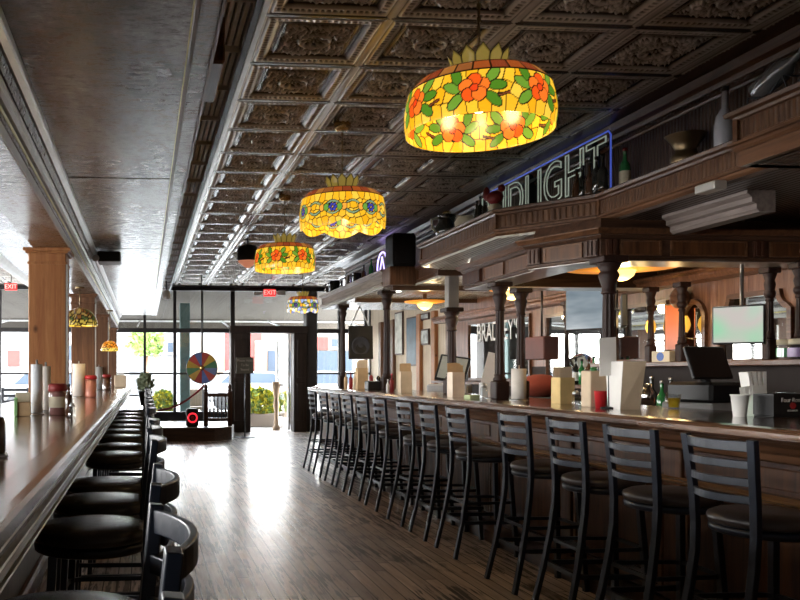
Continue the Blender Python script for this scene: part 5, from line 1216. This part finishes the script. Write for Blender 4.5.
# balustrade on the platform
xa, xb = at(206, Y=16.15)[0], at(230, Y=16.15)[0]; r = empty('balustrade', (xa,16.15,zp+.012), 0, 'short dark wooden balustrade with turned spindles on the platform', 'balustrade')
L = xb-xa
for q in (0, L): 
    c = MB().bbox(q-.045,q+.045,-.045,.045,0,.68,.008).build('newel_post', M['wood_darkz'], r)
    MB().lathe([(.03,.68),(.05,.70),(.03,.73),(.045,.77),(.03,.81),(.005,.84)],(q,0,0),14).build('finial', M['wood_darkz'], c)
MB().bbox(.045,L-.045,-.03,.03,.58,.65,.006).build('top_rail', M['wood_darkx'], r); MB().bbox(.045,L-.045,-.03,.03,.10,.16,.006).build('bottom_rail', M['wood_darkx'], r)
for k in range(5):
    q = .045+(L-.09)*(k+.5)/5; MB().lathe([(.016,.15),(.012,.22),(.024,.29),(.012,.36),(.018,.48),(.012,.54),(.016,.58)],(q,0,0),10).build('spindle', M['wood_darkz'], r)
# red round light
X = at(192.5, Y=15.95)[0]; r = empty('red_ring_light', (X,15.95,zp+.012), 0, 'black box with a glowing red ring on the platform', 'lamp')
MB().bbox(-.12,.12,-.08,.08,0,.36,.03).build('case', M['black'], r)
b = MB(); b.M = Matrix.Translation((0,-.082,.18)) @ Matrix.Rotation(R(90),4,'X'); b.tube([(.085*math.cos(k*PI/12),.085*math.sin(k*PI/12),0) for k in range(24)],.016,8,closed=True); b.build('ring', emis('red_glow',(1,.03,.05),1.0), r)
b = MB(); b.M = Matrix.Translation((0,-.08,.18)) @ Matrix.Rotation(R(90),4,'X'); b.lathe([(.035,0),(.03,.02)],n=16); b.build('lens', M['red'], r)
# red rope
xr0, xr1 = at(158, Y=16.1)[0], at(204.5, Y=16.1)[0]; P = []
for k in range(15): u = k/14; P.append((xr0+(xr1-xr0)*u, 16.08+.02*u, .58+.45*u*u+.04*u))
o = MB().tube(P, .022, 8).build('barrier_rope', M['dark_red']); tag(o, 'sagging red barrier rope from the stools up to the balustrade', 'rope')
# lattice panel behind stool row and a small plant
xa, xb = at(127, Y=18.0)[0], at(143, Y=18.0)[0]; r = empty('lattice_screen', (xa,18.0,0), 0, 'small white lattice screen at the window beyond the left counter', 'screen')
za, zb = E+(372-409)/820*18, E+(372-396)/820*18; Lx = xb-xa; b = MB()
for k in range(-3, 8):
    for s in (1,-1):
        p0 = (k*.07, za); p1 = (k*.07+s*(zb-za), zb)
        pts = []
        for u in (0,.25,.5,.75,1):
            x = p0[0]+(p1[0]-p0[0])*u
            if 0 <= x <= Lx: pts.append((x, 0, za+(zb-za)*u))
        if len(pts) > 1: b.tube([pts[0], pts[-1]], w=(.005,.008))
b.build('lattice', M['white_paint'], r)
MB().box(-.02,Lx+.02,-.02,.02,zb,zb+.03).box(-.02,Lx+.02,-.02,.02,za-.03,za).box(-.02,0,-.02,.02,0,zb).box(Lx,Lx+.02,-.02,.02,0,zb).build('frame', M['dark_frame'], r)
bush('potted_plant', (at(155,X=.02)[0],13.0,.98), (.11,.11,.16), 260, 'small grey-green potted plant standing beyond the left stool row', 'plant', (mat('sage',(.18,.22,.14),.7),), None, .07)
pp = [o for o in C.objects if o.name == 'potted_plant'][0]; MB().lathe([(.08,-.18),(.11,.04),(.12,.05)],n=18).lathe([(.16,-.98),(.16,-.95),(.02,-.93),(.02,-.18)],n=18).build('stand', M['black'], pp)
# greeting sign on a pole
YG = 16.5; X = at(245, Y=YG)[0]; r = empty('sign_stand', (X,YG,0), R(-3), 'dark sign on a thin pole in front of the left door post', 'sign')
MB().lathe([(.22,0),(.22,.012),(.03,.02)],n=28).build('base', M['black_metal'], r); MB().tube([(0,0,.015),(0,0,1.30)],.012).build('pole', M['black_metal'], r)
MB().bbox(-.18,.18,-.012,.012,1.30,1.63,.006).build('board', mat('sign_board',(.07,.065,.05),.5), r)
for k, s in enumerate(('Please Wait','To Be','Seated')): text('lettering', s, .065, mat('sign_letters',(.32,.29,.25),.6), r, (0,-.014,1.56-.09*k), (R(90),0,0), False, .001)
# hanging PA speaker
YP = 13.4; X = at(360, Y=YP)[0]; z = E+(372-359)/820*YP
r = empty('loudspeaker', (X,YP,z), R(-8), 'black loudspeaker hung on white cables at the far end of the bar', 'speaker')
MB().rings([[(-.17,.18,0),(.17,.18,0),(.20,-.16,0),(-.20,-.16,0)],[(-.17,.18,.55),(.17,.18,.55),(.20,-.12,.55),(-.20,-.12,.55)]],True,True,False).build('cabinet', M['black'], r, .012)
b = MB(); b.M = Matrix.Translation((0,-.150,.22)) @ Matrix.Rotation(R(94),4,'X'); b.lathe([(.15,-.03),(.155,.012),(.13,.014),(.10,.0),(.05,-.01),(.02,.004)],n=28); b.build('woofer', mat('woofer_grey',(.04,.04,.045),.8), r)
for s in (-1,1): MB().tube([(s*.15,0,.55),(0,0,ZB-.03-z)],.011,6).build('cable', M['white_paint'], r)
# dining chair at far left
X, Y = at(12, Y=11.0); r = empty('dining_chair', (X,Y,0), R(-95), 'black ladder-back chair by the far left window', 'chair')
for s in (-1,1):
    MB().tube([(-.20,s*.17,1.12),(-.18,s*.17,.75),(-.24,s*.18,0)], w=(.011,.016)).build('leg', M['black_metal'], r); MB().tube([(.18,s*.16,.72),(.20,s*.17,0)], w=(.012,.012)).build('leg', M['black_metal'], r)
for z in (1.09,1.01,.93,.85): MB().box(-.205,-.19,-.165,.165,z-.02,z+.02).build('slat', M['black_metal'], r)
MB().bbox(-.20,.20,-.19,.19,.72,.77,.02).build('seat', M['vinyl'], r)
# high dining table near it
X, Y = at(-30, Y=11.6); r = empty('dining_table', (X,Y,0), 0, 'high dark round table by the left window', 'table'); MB().lathe([(.02,1.0),(.40,1.0),(.42,1.015),(.42,1.03),(.40,1.04)],n=28).build('tabletop', M['bar_top'], r); MB().lathe([(.25,0),(.25,.02),(.04,.05),(.04,1.0)],n=20).build('pedestal', M['black_metal'], r)
# right far wall: door frames, pictures, poster, sconce
def wallpic(px, py0, py1, w_, mm, label, cat='picture', name='framed_picture'):
    X = 5.09; Y = at(px, X=X)[1]; yc = X*math.sin(YAW)+Y*math.cos(YAW); z0, z1 = E+(372-py1)/820*yc, E+(372-py0)/820*yc
    r = empty(name, (X,Y,z0), R(-90), label, cat)
    MB().bbox(-w_/2,w_/2,-.03,.0,0,z1-z0,.005).build('frame', M['wood_darkz'], r); MB().box(-w_/2+.03,w_/2-.03,-.033,-.03,.03,z1-z0-.03).build('picture', mm, r); return r
pg = mat('grey_print',(.35,.36,.34),.6,0,.6,9)
wallpic(426, 313, 320, .42, pg, 'small framed picture high on the cream wall, upper of two'); wallpic(426, 329, 345, .42, pg, 'framed picture on the cream wall, lower of two')
wallpic(413, 317, 366, .6, mat('blue_poster',(.05,.09,.12),.4,0,.5,3), 'tall blue-grey poster on the cream wall', 'poster', 'tall_poster')
wallpic(400, 312, 355, .5, mat('pale_poster',(.50,.50,.44),.5,0,.4,5), 'tall pale poster left of the blue-grey one', 'poster', 'tall_poster')
for px in (381, 393, 419.5, 434.5):
    X = 5.06; Y = at(px, X=X)[1]; struct(MB().bbox(5.03,5.10,Y-.09,Y+.09,0,2.4,.01).build('trim_wall_post', M['pine'] if px > 415 else M['pine_dim']))
struct(MB().bbox(5.04,5.10,13.35,18.1,0,.22,.01).build('baseboard_right', M['pine_dim']))

# lettering as real meshes
dg = bpy.context.evaluated_depsgraph_get()
for o in [x for x in C.objects if x.type == 'FONT']:
    me = bpy.data.meshes.new_from_object(o.evaluated_get(dg)); me.name = 'lettering'
    n = bpy.data.objects.new('lettering', me); C.objects.link(n); n.parent = o.parent; n.location = o.location; n.rotation_euler = o.rotation_euler; n.scale = o.scale
    bpy.data.objects.remove(o)
